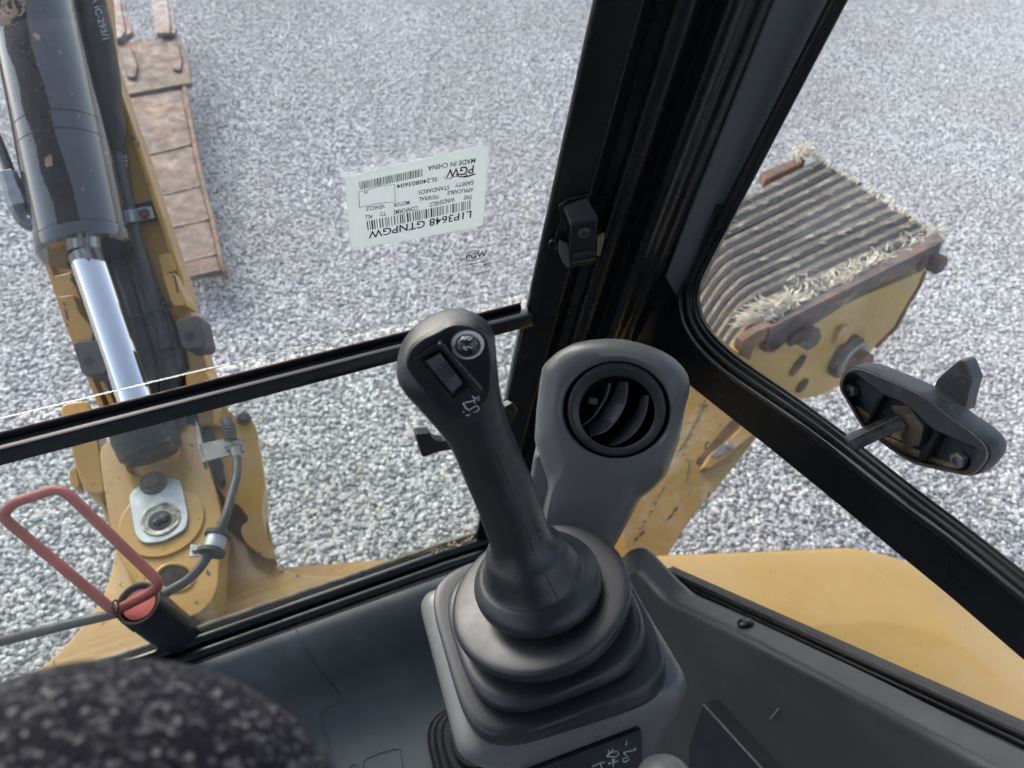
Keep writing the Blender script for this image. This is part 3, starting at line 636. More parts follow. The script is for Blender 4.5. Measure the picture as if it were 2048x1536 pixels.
rings = [R0, vr(1.0, -.03), R1, vrin(5, -.004), vrin(14, .0015), vrin(24, .0045), [a*.5+b*.5+vn*.001 for a, b in zip(vrin(28, .006), rr0)], rr0, ring_at(VF, 1233, 819, 108, 97, .004, 96), ring_at(VF, 1233, 820, 105, 94, -.004, 96), ring_at(VF, 1233, 820, 103, 92, -.03, 96)]
vent = Thing('air_vent', 'grey plastic air vent tower with round black louvre behind the joystick', 'air vent', VF(1150, 1170, -.03))
vent.part('duct_housing', loft(rings, cap0=False, cap1=False), plastic_vent, angle=40)
sidepc = [(1083, 905), (1067, 912), (1060, 960), (1055, 1030), (1040, 1180), (1100, 1180), (1100, 960)]
vent.part('duct_side', slab([VF(x, y, -.014) for x, y in sidepc], -vn*.06), plastic_vent, bevel=.004)
# bezel ring with knurled rim
uV, vV, _ = frame(vn)
def circ(cx, cy, r, off, n=180, knurl=0):
    c = VF(cx, cy, off); out = []
    for i in range(n):
        a = 2*math.pi*i/n; rr_ = r-(knurl if i % 2 else 0); out.append(c+rr_*(math.cos(a)*uV+math.sin(a)*vV))
    return out
RB = .0425
bz = [circ(1233, 820, .052, -.028), circ(1233, 820, RB-.001, -.027), circ(1233, 820, RB, -.012), circ(1233, 820, RB, -.001, knurl=.0014), circ(1233, 820, RB-.0005, .0045, knurl=.0014), circ(1233, 820, RB-.0025, .0058, knurl=.0004), circ(1233, 821, RB-.006, .0055), circ(1233, 824, RB-.0105, .003), circ(1233, 826, .0335, .0005), circ(1233, 827, .0328, -.003), circ(1233, 828, .0322, -.03)]
vent.part('louvre_ring', loft(bz, cap0=False, cap1=False), mat('louvre_ring', (.022, .024, .026), .42, 0, .1, 20, .2, 500, .0002, dust=((.2, .2, .2), 70, .6, .8, .3)), angle=60)
vent.part('duct_liner', loft([circ(1233, 828, .0325, -.004, 48), circ(1233, 828, .031, -.05, 48), circ(1233, 828, .02, -.07, 48)], cap0=False), dark_in)
def vane(front, back, d0, d1):
    f = catmull([VF(x, y, d0) for x, y in front], 8); b = catmull([VF(x, y, d1) for x, y in back], 8)
    n = len(f); th = (uV*.0009)
    rings = [[f[i], b[i], b[i]+th*2, f[i]+th*2] for i in range(n)]
    return loft(rings)
vent.part('vane', vane([(1252, 764), (1251, 790), (1243, 818), (1226, 845), (1205, 864), (1180, 872)], [(1234, 762), (1226, 785), (1214, 806), (1200, 826), (1188, 838), (1176, 846)], -.004, -.022), vane_m, angle=60)
vent.part('vane', vane([(1294, 790), (1291, 815), (1282, 842), (1266, 865), (1245, 882), (1222, 892)], [(1280, 792), (1272, 815), (1260, 838), (1244, 858), (1228, 872), (1212, 884)], -.004, -.022), vane_m, angle=60)
vent.part('vane', vane([(1218, 766), (1212, 790), (1200, 812), (1186, 832), (1170, 846), (1162, 850)], [(1205, 766), (1198, 788), (1188, 806), (1178, 820), (1168, 830), (1160, 836)], -.012, -.03), vane_m, angle=60)
vent.part('pivot_clip', box(VF(1186, 800, -.016), uV*.004, vV*.003, vn*.004), vane_m, bevel=.0006)

# ================================================================== CONSOLE, BELLOWS, JOYSTICK
ZC = 1.40
cTL, cBL, cBR = PZ(834, 1168, ZC), PZ(926, 1520, ZC), PZ(1397, 1372, ZC)
cTR = PZ(1262, 1150, ZC)
cc = (cTL+cBL+cBR+cTR)/4
def cring(k, z, r, grow=0, sh=0):
    P = [cc+(p-cc)*(k)+nrm(p-cc)*grow for p in (cTL, cTR, cBR, cBL)]
    P[0] = P[0]+nrm(cTR-cTL)*sh; P[3] = P[3]+nrm(cBR-cBL)*sh
    P = [A((p[0], p[1], z)) for p in P]; return rpoly(P, r, 10)
con = Thing('control_console', 'grey plastic joystick console with black symbol plate on its front', 'console', (cc[0], cc[1], .82))
hole = .78
rings = [cring(1, .83, .022, .002, .085), cring(1, 1.10, .022, .002, .075), cring(1, ZC-.10, .022, .002, .050), cring(1, ZC-.03, .022, .002, .008), cring(1, ZC-.016, .022, .001), cring(1, ZC-.009, .022, -.0010), cring(1, ZC-.004, .022, -.0045), cring(1, ZC-.001, .021, -.009), cring(1, ZC, .020, -.0135), cring(.6, ZC+.001, .02)]
con.part('console_body', loft(rings), console_mat, angle=50)
# front symbol plate
fn = np.cross(cBR-cBL, A((0, 0, 1))); fn = nrm(fn); fn = fn if fn[1] < 0 else -fn
CF = Pl(cBL+fn*.004, fn)
dpx = [(1283, 1459), (1287, 1640), (1020, 1700), (1040, 1552)]
con.part('symbol_plate', slab(rpoly([CF(x, y, .0012) for x, y in dpx], .004, 5), -fn*.0025), mat('symbol_plate', (.010, .011, .018), .25, 0, .1, 20, .02, coat=.2), smooth=False)
def C7(x, y): return (800+x/3.097, 1040+y/3.097)
ic = []
for L in ([(1290, 1425), (1300, 1440), (1285, 1450)], [(1320, 1420), (1308, 1440), (1280, 1465), (1340, 1468), (1355, 1450), (1345, 1432), (1310, 1440)], [(1385, 1440), (1440, 1428), (1462, 1415), (1455, 1428)], [(1385, 1442), (1412, 1470), (1380, 1480), (1385, 1500), (1410, 1490)],
          [(1405, 1372), (1400, 1395)], [(1321, 1480), (1321, 1528)], [(1290, 1508), (1352, 1494)], [(1190, 1530), (1240, 1505), (1268, 1500)], [(1240, 1508), (1250, 1536)], [(1395, 1500), (1420, 1482)], [(1312, 1490), (1321, 1480), (1330, 1488)], [(1298, 1502), (1290, 1508), (1298, 1514)]):
    ic.append(tube([CF(*C7(x, y), .0016) for x, y in L], .00038, 5))
con.part('machine_symbols', join(*ic), white_print)
kn = Thing('small_knob', 'rounded grey knob beside the symbol plate at the bottom edge', 'knob', at(1345, 1620, .55))
kc = at(1338, 1570, .53); ku = nrm(A((0, -.2, 1)))
kn.part('knob_head', lathe(kc-ku*.018, ku, [(.016, -.03), (.018, -.012), (.0205, 0), (.0215, .008), (.0205, .015), (.0165, .022), (.0095, .0262), (.0020, .0278)], 32), console_mat)

# bellows frame and stick frame
B0 = at(1045, 1120, .57); T0 = at(900, 740, .47); A1 = nrm(T0-B0)
bc = PZ(1094, 1268, ZC); dc = at(1073, 1156, .586)
eU, eV = nrm(cBR-cBL), nrm(np.cross((0, 0, 1), cBR-cBL))
tU = nrm(eU-A1*eU.dot(A1)); tV = np.cross(A1, tU)
halfU, halfV = .091, .082
HT = np.linalg.norm(dc-bc)
def bring(h, size, e, n=96):
    t = min(1, max(0, h/.062)); c = bc+(dc-bc)*(h/.090)
    u = nrm(eU*(1-t)+tU*t); v = nrm(eV*(1-t)+tV*t); au = size; av = size*(.93*(1-t)+1.0*t)
    return se(c, u*au, v*av, e, n)
prof_b = [(-.003, .0855, 5.0), (.004, .0862, 5.0), (.012, .0858, 4.6), (.0158, .0848, 4.5), (.0180, .0822, 4.3), (.0188, .0785, 4.1), (.0192, .0735, 4.0), (.0193, .0690, 4.0),
          (.0200, .0672, 3.8), (.0222, .0675, 3.8), (.0234, .0705, 3.6), (.0262, .0738, 3.4), (.0330, .0745, 3.2), (.0362, .0738, 3.0), (.0385, .0715, 2.9), (.0394, .0680, 2.8), (.0398, .0630, 2.7), (.0400, .0590, 2.6),
          (.0410, .0570, 2.4), (.0470, .0565, 2.25), (.0505, .0600, 2.1), (.0520, .0665, 2.03), (.0540, .0705, 2), (.0600, .0718, 2), (.0655, .0716, 2), (.0680, .0700, 2), (.0692, .0672, 2), (.0702, .0610, 2), (.0712, .0520, 2), (.0718, .0440, 2)]
joy = Thing('joystick_bellows', 'stepped black rubber bellows on the console under the joystick', 'bellows', bc)
joy.part('rubber_folds', loft(sring([bring(*p) for p in prof_b], 3), cap0=False), rubber, angle=60)
stk = Thing('joystick', 'black control joystick with thumb rocker and round button, leaning forward', 'joystick', dc)
def drg(h, r, e=2): 
    return se(dc-A1*.004+A1*h+(B0-dc)*max(0, (h-.006)/.03)*.35, tU*r, tV*r, e, 64)
# bell cap and shaft as one smooth rubber grip
secs = [(890+0, 0)]
def cs(l, r, d, th, e=2.3, dz=0):
    pl_, pr = at(*l, d), at(*r, d); c = (pl_+pr)/2; u = (pr-pl_)/2; w_ = nrm(np.cross(A1, u)); w_ = w_ if w_.dot(CAM-c) > 0 else -w_
    return se(c+w_*dz, u, w_*th, e, 64)
def dlin(y): return np.interp(y, [640, 740, 1120], [.462, .470, .570])
hs = [((893, 636), (912, 632), .006, 2.4), ((862, 647), (938, 634), .014, 2.6), ((830, 664), (962, 645), .0165, 2.9), ((808, 688), (984, 663), .0185, 3.1), ((796, 716), (991, 687), .0195, 3.2), ((794, 744), (993, 714), .020, 3.1), ((806, 768), (996, 742), .020, 3.0), ((832, 798), (999, 774), .020, 2.8), ((858, 829), (1005, 806), .0195, 2.6), ((880, 856), (1013, 836), .0188, 2.4), ((898, 884), (1023, 864), .0182, 2.25), ((912, 915), (1036, 893), .0182, 2.1), ((926, 950), (1051, 927), .0185, 2.05), ((941, 985), (1066, 962), .0190, 2), ((956, 1020), (1078, 997), .0192, 2), ((968, 1055), (1089, 1030), .0195, 2), ((979, 1086), (1099, 1060), .0205, 2)]
R = [cs(l, r, dlin((l[1]+r[1])/2), th, e) for l, r, th, e in hs]
wj = nrm(np.cross(A1, at(990, 714, .47)-at(795, 744, .47))); wj = wj if wj.dot(CAM-T0) > 0 else -wj
# align start vertex between shaft rings and bell rings
last = R[-1]; cl = sum(last)/len(last)
uj = nrm(last[0]-cl); vj = nrm(np.cross(A1, uj)); sgn = 1 if vj.dot(last[16]-cl) > 0 else -1
def bell(h, r, sh): 
    c = dc+A1*h+(cl-dc-A1*(cl-dc).dot(A1))*sh
    return [c+r*(math.cos(a)*uj+sgn*math.sin(a)*vj) for a in np.linspace(0, 2*math.pi, 64, endpoint=False)]
hc = (cl-dc).dot(A1)
bl = [bell(hc-.010, .0255, .95), bell(hc-.0165, .0300, .7) if hc > .03 else bell(.016, .031, .7), bell(.0125, .0365, .40), bell(.0088, .0415, .15), bell(.0058, .0450, 0), bell(.0030, .0472, 0), bell(.0005, .0484, 0), bell(-.0020, .0489, 0), bell(-.0050, .0490, 0), bell(-.0078, .0486, 0), bell(-.0090, .0470, 0)]
grs = sring(R+bl, 3)
stk.part('grip', loft(grs), gloss_rubber, angle=60)
stk.part('moulding_seam', tube([rr_[12] for rr_ in grs[30:-4]], .00035, 5), seal_mat)
# control face on the head
fc = at(900, 740, .47)+wj*.0192
FP = Pl(fc, nrm(wj+A1*.0))
face_px = [(870, 668), (905, 652), (945, 656), (972, 672), (980, 700), (983, 740), (980, 785), (966, 812), (930, 838), (905, 842), (880, 818), (850, 785), (822, 750), (812, 728), (822, 700), (845, 680)]
stk.part('control_face', slab(catmull([FP(x, y, .0006) for x, y in face_px], 5, True), -wj*.006), mat('control_face', (.016, .017, .022), .38, 0, .1, 20, .1, 400, .0003, dust=(DUST, 60, .55, .8, .15)), bevel=.0012, bseg=2, angle=50)
def C8(x, y): return (620+x/4.096, 540+y/4.096)
def f8(L, off): return [FP(*C8(x, y), off) for x, y in L]
outer = f8([(845, 730), (1050, 590), (1360, 970), (1165, 1118)], .0022); inner = f8([(895, 745), (1062, 636), (1322, 962), (1170, 1072)], .0022)
outerl = f8([(845, 730), (1050, 590), (1360, 970), (1165, 1118)], -.001)
ins = f8([(905, 748), (1060, 645), (1312, 958), (1172, 1062)], .0006)
V_, F_ = loft([outerl, outer, inner, ins], cap0=False, cap1=True)
stk.part('rocker_frame', (V_, F_), mat('rocker_frame', (.020, .020, .024), .3, 0, .1, 20, .05), bevel=.0004)
def rocker():
    a, b, c, d = [A(C8(*p)) for p in ((945, 748), (1070, 680), (1255, 918), (1165, 1012))]
    rows = []
    for i in np.linspace(0, 1, 41):
        l = a*(1-i)+d*i; r = b*(1-i)+c*i; h = .0062-.0020*math.sin(math.pi*i)+(.0011 if (.25 < i < .72 and int(i*40) % 4 < 2) else 0)
        if i > .72: h = .0052-.004*(i-.72)
        rows.append([FP(*l, -.001), FP(*(l+(r-l)*.04), h-.0006), FP(*(l+(r-l)*.12), h), FP(*(l+(r-l)*.88), h), FP(*(l+(r-l)*.96), h-.0006), FP(*r, -.001)])
    return loft(rows)
stk.part('thumb_rocker', rocker(), mat('rocker', (.085, .085, .095), .4, 0, .1, 20, .1, 600, .0003), angle=30)
fin0 = f8([(1045, 572), (1062, 552), (1100, 570), (1415, 935), (1400, 965), (1370, 962)], .0)
stk.part('guard_fin', slab(fin0, wj*.0062), gloss_rubber, bevel=.0012, bseg=3)
bcn = FP(*C8(1290, 608), 0)
stk.part('button_ring', lathe(bcn, wj, [(.0095, -.002), (.0096, .0005), (.0088, .0022), (.0074, .0026), (.0070, -.002)], 40, cap0=False, cap1=False), led_white)
bcn2 = FP(*C8(1283, 590), 0)
btn = stk.part('round_button', lathe(bcn2, wj, [(.0066, -.001), (.0066, .0045), (.0062, .0062), (.0050, .0074), (.0030, .0081), (.0006, .0083)], 36), mat('button_black', (.012, .013, .018), .15, 0, .1, 20, 0, coat=.4))
ig = []
for L in ([(1245, 545), (1250, 562), (1238, 570)], [(1262, 572), (1300, 545), (1318, 556), (1330, 548)], [(1290, 572), (1322, 566)], [(1262, 622), (1258, 640), (1275, 645), (1280, 632), (1300, 626), (1318, 640), (1334, 632)], [(1270, 655), (1290, 650)]):
    ig.append(tube([FP(*C8(x, y), .0086) for x, y in L], .00030, 5))
stk.part('button_symbol', join(*ig), white_print)
ig = []
for L, w_ in (([(1328, 1032), (1345, 1050), (1375, 1048), (1385, 1035)], .0007), ([(1355, 1056), (1345, 1068), (1268, 1088), (1248, 1092)], .0007), ([(1252, 1095), (1268, 1112), (1285, 1140), (1310, 1148)], .0007), ([(1300, 1150), (1330, 1130), (1360, 1112), (1380, 1120), (1384, 1140), (1365, 1160), (1340, 1165)], .0006), ([(1345, 1075), (1352, 1090)], .0005), ([(1262, 1130), (1264, 1133)], .0006), ([(1255, 1160), (1262, 1168)], .0006), ([(1275, 1190), (1295, 1192), (1312, 1182)], .0006), ([(1372, 1068), (1390, 1060)], .0005)):
    ig.append(tube([FP(*C8(x, y), .0012) for x, y in L], w_*.75, 6, flat=.5))
stk.part('machine_symbol', join(*ig), white_print)
# moulding seam down the grip
sm_px = [(952, 845), (975, 900), (1000, 960), (1022, 1010), (1040, 1060), (1052, 1095)]

# pedal boot left of the console
pb = Thing('pedal_boot', 'black ribbed rubber boot on the floor left of the console', 'rubber boot', PZ(930, 1500, .83))
pc = PZ(958, 1500, .835)
rg = []
for h, s, e in ((0, .070, 3.4), (.006, .070, 3.4), (.012, .066, 3.3), (.012, .060, 3.2), (.020, .062, 3.1), (.026, .058, 3), (.026, .051, 3), (.034, .053, 2.8), (.040, .049, 2.7), (.040, .042, 2.6), (.05, .040, 2.5)):
    rg.append(se(pc+A((0, 0, h)), A((1, -.1, 0))*s, A((.1, 1, 0))*s, e, 64))
pb.part('boot_folds', loft(rg), seal_mat, angle=40)

# ================================================================== LATCHES
pl = Thing('windshield_latch', 'small black latch block with screw and finger lever on the pillar frame', 'latch', PP(1160, 520, .0))
def Q(x, y, o): return PP(x, y, o)
def C5(x, y): return (1000+x/2.955, 300+y/2.955)
def q5(L, o): return [PP(*C5(x, y), o) for x, y in L]
block = [PP(1142, 446, .020), PP(1197, 434, .020), PP(1191, 490, .020), PP(1189, 515, .017), PP(1187, 527, .010), PP(1140, 537, .010), PP(1139, 520, .017), PP(1139, 495, .020)]
pl.part('latch_block', slab(block, pn*.026), black_paint, bevel=.0015, bseg=3)
pl.part('latch_hood', slab([PP(1128, 411, .006), PP(1172, 394, .006), PP(1197, 434, .021), PP(1142, 446, .021)], -UP*.004), rubber_dirty, bevel=.0008)
pl.part('latch_plate', slab(q5([(345, 330), (400, 290), (520, 262), (530, 330), (440, 420), (420, 600), (400, 700), (360, 640), (300, 590), (330, 500), (355, 420)], .004), pn*.004), black_paint, bevel=.0008)
pl.part('finger_lever', slab(q5([(352, 540), (398, 556), (412, 600), (412, 690), (398, 700), (368, 660), (348, 610)], .014), pn*.003), mat('lever_grey', (.10, .10, .10), .35, 0, .2, 40, .1), bevel=.0006)
pl.part('latch_roll', tube([PP(1144, 508, .013), PP(1188, 500, .013)], .0095, 20), black_paint)
sc5 = PP(*C5(497, 488), .0205)
pl.part('screw', lathe(sc5, -pn, [(.0062, -.001), (.0062, .0010), (.0052, .0016), (.0020, .0018), (.0018, .0006)], 28), mat('screw_grey', (.07, .07, .07), .4, .4, .3, 60, .3))
pl.part('eye_bolt', tube([PP(*C5(318+26*math.cos(a), 560+28*math.sin(a)), .004) for a in np.linspace(0, 2*math.pi, 16, endpoint=False)], .0015, 8, closed=True), black_paint)
pl.part('rubber_stop', slab(q5([(572, 522), (620, 498), (612, 560), (596, 628), (566, 628), (572, 580)], -.004), pn*.004), mat('tan_plug', (.22, .19, .14), .6, 0, .2, 20, .2), bevel=.0012)
wl = Thing('lower_window_latch', 'small black hook latch at the lower windshield edge behind the joystick', 'latch', WS(870, 890, 0))
wl.part('latch_hook', slab([WS(x, y, .002) for x, y in [(825, 857), (829, 855), (854, 853), (858, 862), (866, 868), (880, 870), (900, 864), (960, 850), (965, 872), (905, 886), (872, 890), (842, 901), (838, 900)]], A((0, -.012, 0))), rubber_dirty, bevel=.0012, bseg=3)
wl.part('latch_fin', slab([WS(x, y, .006) for x, y in [(865, 834), (868, 836), (874, 855), (886, 864), (900, 868), (940, 868), (940, 858), (900, 852), (882, 848)]], A((0, -.006, 0))), black_paint, bevel=.0006)
# hinge knob low on the frame beside the stick
cab.part('frame_knob', slab([WS(1003, 805, .004), WS(1022, 795, .004), WS(1030, 808, .004), WS(1018, 840, .004), WS(1000, 836, .004)], A((0, -.01, 0))), black_paint, bevel=.002)

lt = Thing('side_window_latch', 'worn black sliding window latch with lever handle on the right side glass', 'latch', PX(1830, 830, .45))
def C2(x, y): return (1640+x/5.02, 700+y/5.02)
def x2(L, x): return [PX(*C2(a, b), x) for a, b in L]
inner_o = [(200, 390), (208, 320), (235, 250), (275, 205), (330, 180), (400, 185), (520, 232), (800, 350), (1000, 445), (1120, 530), (1350, 710), (1500, 810), (1630, 920), (1680, 990), (1690, 1050), (1665, 1120), (1600, 1200), (1560, 1240), (1500, 1256), (1420, 1250), (1200, 1205), (960, 1145), (840, 1085), (700, 990), (600, 915), (500, 820), (430, 775), (380, 700), (300, 560), (240, 460)]
oc = C2(900, 720); IO = resample([C2(*p) for p in inner_o], oc, 120)
well = [(222, 400), (228, 330), (255, 260), (300, 222), (350, 225), (420, 270), (480, 340), (560, 408), (660, 452), (800, 505), (900, 570), (1000, 660), (1090, 750), (1200, 830), (1340, 880), (1480, 920), (1570, 975), (1615, 1040), (1600, 1120), (1560, 1200), (1500, 1236), (1400, 1228), (1200, 1185), (970, 1122), (850, 1065), (700, 965), (600, 890), (510, 800), (440, 755), (395, 690), (320, 555), (255, 455)]
WO = resample([C2(*p) for p in well], oc, 120)
def lx(P, x, k=1.0): return [PX(oc[0]+(a-oc[0])*k, oc[1]+(b-oc[1])*k, x) for a, b in P]
xi = .447
shell = [lx(IO, .472, 1.0), lx(IO, xi+.006, 1.0), lx(IO, xi+.002, .992), lx(IO, xi, .975)]
wo3 = [PX(a, b, xi) for a, b in WO]
shell += [[p*.35+q*.65 for p, q in zip(shell[-1], wo3)], wo3, [PX(oc[0]+(a-oc[0])*.97, oc[1]+(b-oc[1])*.97, xi+.006) for a, b in WO], [PX(oc[0]+(a-oc[0])*.90, oc[1]+(b-oc[1])*.88, xi+.013) for a, b in WO]]
lt.part('inner_shell', loft(shell), mat('latch_shell', (.038, .042, .050), .45, 0, .15, 20, .3, 300, .0004, dust=((.24, .24, .24), 40, .5, .8, .35)), angle=40)
# the same outline a little larger, outside the glass
def shiftx(P, x, k=1.0):
    c0 = PX(*oc, xi); o = []
    for a, b in P:
        p = PX(a, b, xi); q = c0+(p-c0)*k; o.append(A((x, q[1], q[2])))
    return o
lt.part('gasket', loft([lx(IO, .471, 1.0), lx(IO, .4725, 1.012), lx(IO, .474, 1.005)]), mat('latch_gasket', (.20, .10, .05), .8, 0, .3, 40, .3))
def lsh(x, k):
    c0 = PX(*oc, .474); o = []
    for a_, b_ in IO:
        p = PX(a_, b_, .474); q = c0+(p-c0)*k; o.append(A((x, q[1], q[2])))
    return o
lt.part('outer_shell', loft([lsh(.4745, 1.0), lsh(.475, 1.02), lsh(.482, 1.035), lsh(.490, 1.02), lsh(.4945, .985), lsh(.4965, .9)]), mat('outer_shell', (.030, .040, .043), .4, 0, .12, 20, .25, 500, .0003, dust=((.35, .36, .34), 45, .55, .8, .4)), angle=30)
dirt = mat('latch_dirt', (.24, .18, .115), .9, 0, .4, 60, .5, 200, .001)
for L, n_ in (([(305, 520), (470, 650), (500, 690), (450, 770), (330, 590)], 0), ([(600, 870), (700, 890), (860, 960), (1000, 1010), (990, 1090), (860, 1050), (700, 955)], 1), ([(1060, 1050), (1300, 1140), (1380, 1215), (1200, 1175), (1010, 1120)], 2), ([(740, 560), (820, 545), (960, 640), (1040, 740), (960, 790), (860, 640)], 3), ([(700, 870), (830, 740), (930, 770), (870, 940)], 4)):
    lt.part('caked_dirt', slab(x2(L, xi+.0105), A((.003, 0, 0))), dirt, bevel=.001)
rib_m = black_paint
lt.part('rib', slab(x2([(575, 480), (625, 470), (490, 720), (440, 765)], xi+.002), XR*.010), rib_m, bevel=.0006)
lt.part('rib', slab(x2([(1130, 850), (1200, 840), (1050, 1110), (960, 1115)], xi+.002), XR*.010), rib_m, bevel=.0006)
lt.part('lever_socket', slab(rpoly(x2([(700, 560), (880, 560), (1040, 780), (1000, 960), (860, 980), (800, 860), (900, 780), (760, 640)], xi+.003), .002), XR*.008), mat('socket', (.07, .055, .042), .7, 0, .3, 60, .4, 200, .001), bevel=.001)
for c in ((325, 398), (1415, 1100)):
    cp = PX(*C2(*c), xi+.0105)
    lt.part('nut', lathe(cp, (-1, 0, 0), [(.0062, 0), (.0062, .004), (.0056, .0048), (.0034, .0050), (.0030, .002), (.0012, .0018)], 6), steel, angle=20)
hx = [PX(*C2(735, 640), xi+.006), PX(*C2(860, 720), xi+.006)]
hA = PX(*C2(800, 700), xi+.004); hB = PX(*C2(285, 945), xi-.028)
hd = nrm(hB-hA); hs_ = nrm(A((0, .62, -.78))-hd*hd.dot(A((0, .62, -.78)))); hu = np.cross(hd, hs_)
def hr(t, a, b): return rpoly([hA+(hB-hA)*t+hs_*sx*a+hu*sy*b for sx, sy in ((-1, -1), (1, -1), (1, 1), (-1, 1))], .0014, 4)
lt.part('lever_handle', loft([hr(0, .0084, .0054), hr(.5, .0078, .0050), hr(.94, .0082, .0052), hr(1, .0072, .0044)]), mat('latch_lever', (.022, .022, .026), .3, 0, .2, 30, .15, 300, dust=(TAN, 40, .52, .8, .35), coat=.3), angle=35)
lt.part('outer_handle', slab(x2([(1170, 298), (1255, 215), (1395, 102), (1440, 104), (1468, 138), (1532, 305), (1500, 390), (1450, 620), (1290, 560), (1130, 400)], .4970), XR*.012), mat('outer_handle', (.040, .044, .046), .35, 0, .1, 20, .2, 300, .0003), bevel=.0012)
lt.part('handle_recess', join(slab(x2([(1370, 165), (1425, 130), (1450, 160), (1485, 255), (1460, 270), (1395, 215)], .4955), XR*.001), slab(x2([(1215, 310), (1265, 240), (1318, 235), (1280, 350)], .4955), XR*.001), slab(x2([(1345, 300), (1400, 255), (1495, 320), (1480, 380), (1410, 470), (1310, 380)], .4955), XR*.001)), dark_in)

# ================================================================== SEAT UPHOLSTERY close to the lens
sc0 = at(200, 1775, .20); iu = right*.0680; iv = -down*.0575; iw = -fwd*.045
rings = []
for k in range(14):
    a = math.pi/2*(1-k/13); r_ = max(.02, math.cos(a)); c = sc0+iv*math.sin(a)
    rings.append([c+iu*r_*math.cos(t)+iw*r_*math.sin(t) for t in np.linspace(0, 2*math.pi, 64, endpoint=False)])
for k in range(1, 6):
    c = sc0-iv*.0+A((0, -.045, -.055))*k
    rings.append([c+iu*math.cos(t)*(1+.02*k)+iw*math.sin(t)*(1+.1*k) for t in np.linspace(0, 2*math.pi, 64, endpoint=False)])
seat = Thing('seat_upholstery', 'blurred rounded black upholstery flecked with grey in the lower left corner', 'seat', sc0+A((0, -.1, -.3)))
seat.part('padded_bolster', loft(rings), fabric_m, angle=80)

# ================================================================== MACHINE FRAME OUTSIDE
ZF = .86
fr = Thing('machine_frame', 'yellow steel front frame plate with curved edges just below the windshield', 'machine frame', PZ(400, 1200, ZF))
fpx = [(20, 1385), (60, 1352), (105, 1315), (150, 1268), (185, 1222), (212, 1175), (230, 1105), (245, 1040), (300, 1000), (400, 1010), (455, 1055), (490, 1085), (520, 1110), (556, 1133), (600, 1147), (650, 1152), (700, 1150), (760, 1141), (830, 1122), (900, 1098), (960, 1075), (1060, 1030), (1060, 1065), (770, 1160), (500, 1250), (228, 1345), (-20, 1430)]
fr.part('frame_plate', slab(catmull([PZ(x, y, ZF) for x, y in fpx[:19]], 5)+[PZ(x, y, ZF) for x, y in fpx[19:]], A((0, 0, -.025))), yellow, bevel=.004, bseg=3)
fr.part('frame_front_web', slab([PZ(x, y, ZF-.028) for x, y in [(150, 1300), (500, 1140), (900, 1110), (900, 1122), (500, 1250), (170, 1365)]], A((0, 0, -.30))), yellow)

# swing casting
cz = Thing('swing_casting', 'yellow swing casting with zinc lock plate carrying the boom foot', 'boom mount', PZ(324, 1080, .70))
CZ = Pl(at(324, 1042, 1.20), nrm(A((0, -.12, 1))))
cast_px = [(199, 905), (206, 890), (226, 878), (240, 872), (248, 900), (250, 925), (258, 946), (275, 952), (300, 949), (322, 944), (345, 932), (358, 920), (362, 895), (357, 860), (355, 838), (362, 826), (378, 824), (390, 832), (400, 868), (415, 925), (430, 975), (440, 1015), (444, 1045), (440, 1080), (438, 1130), (436, 1170), (425, 1200), (400, 1226), (365, 1240), (325, 1238), (300, 1215), (284, 1185), (268, 1158), (248, 1130), (233, 1105), (222, 1060), (213, 1010), (204, 950)]
CS = rpoly([CZ(x, y) for x, y in cast_px], .006, 3)
cz.part('casting_body', slab(CS, -CZ.n*.075), yellow, bevel=.007, bseg=4, angle=35)
cz.part('casting_lower', slab(rpoly([CZ(x, y, -.074) for x, y in [(196, 905), (440, 850), (446, 1200), (420, 1255), (350, 1270), (280, 1210), (200, 1010)]], .02), -CZ.n*.09), yellow, bevel=.006)
bossc = (324, 1042)
def cz_ring(cx, cy, r, off, n=56): 
    c = CZ(cx, cy, off); u, v, _ = frame(CZ.n); return [c+r*(math.cos(a)*u+math.sin(a)*v) for a in np.linspace(0, 2*math.pi, n, endpoint=False)]
cz.part('boss', loft([cz_ring(*bossc, .0625, -.002), cz_ring(*bossc, .0625, .003), cz_ring(*bossc, .0600, .0055), cz_ring(*bossc, .02, .0055)]), yellow, angle=30)
zp = [(257, 990), (288, 962), (354, 954), (364, 972), (377, 1031), (372, 1058), (328, 1083), (286, 1087), (270, 1070)]
zp_r = rpoly([CZ(x, y, .0115) for x, y in zp], .010, 5)
cz.part('zinc_plate', slab(zp_r, -CZ.n*.006), zinc, bevel=.0015, bseg=3)
cz.part('plate_collar', loft([cz_ring(321, 1037, .0290, .0115), cz_ring(321, 1037, .0290, .0135), cz_ring(321, 1037, .0270, .0140), cz_ring(321, 1037, .0250, .0135), cz_ring(321, 1038, .0235, .0122), cz_ring(321, 1038, .017, .0120)]), mat('greasy_zinc', (.42, .42, .38), .5, .6, .3, 50, .3, 200, dust=((.12, .09, .06), 40, .45, .65, .8)), angle=50)
cz.part('plate_hole', loft([cz_ring(320, 1041, .0175, .0125), cz_ring(320, 1041, .0150, .0128)]), dark_in)
cz.part('grease_plug', join(lathe(CZ(314, 1045, .013), CZ.n, [(.006, 0), (.005, .004), (.002, .006)], 16), lathe(CZ(328, 1036, .013), CZ.n, [(.008, 0), (.007, .003), (.003, .005)], 16)), mat('grease', (.02, .017, .014), .25, 0, .4, 60, .5, 100, .002))
cz.part('bolt', bolt_geo(CZ(306, 966, .0125), CZ.n, .0135, .011, 1.5), rust_dark, angle=25)
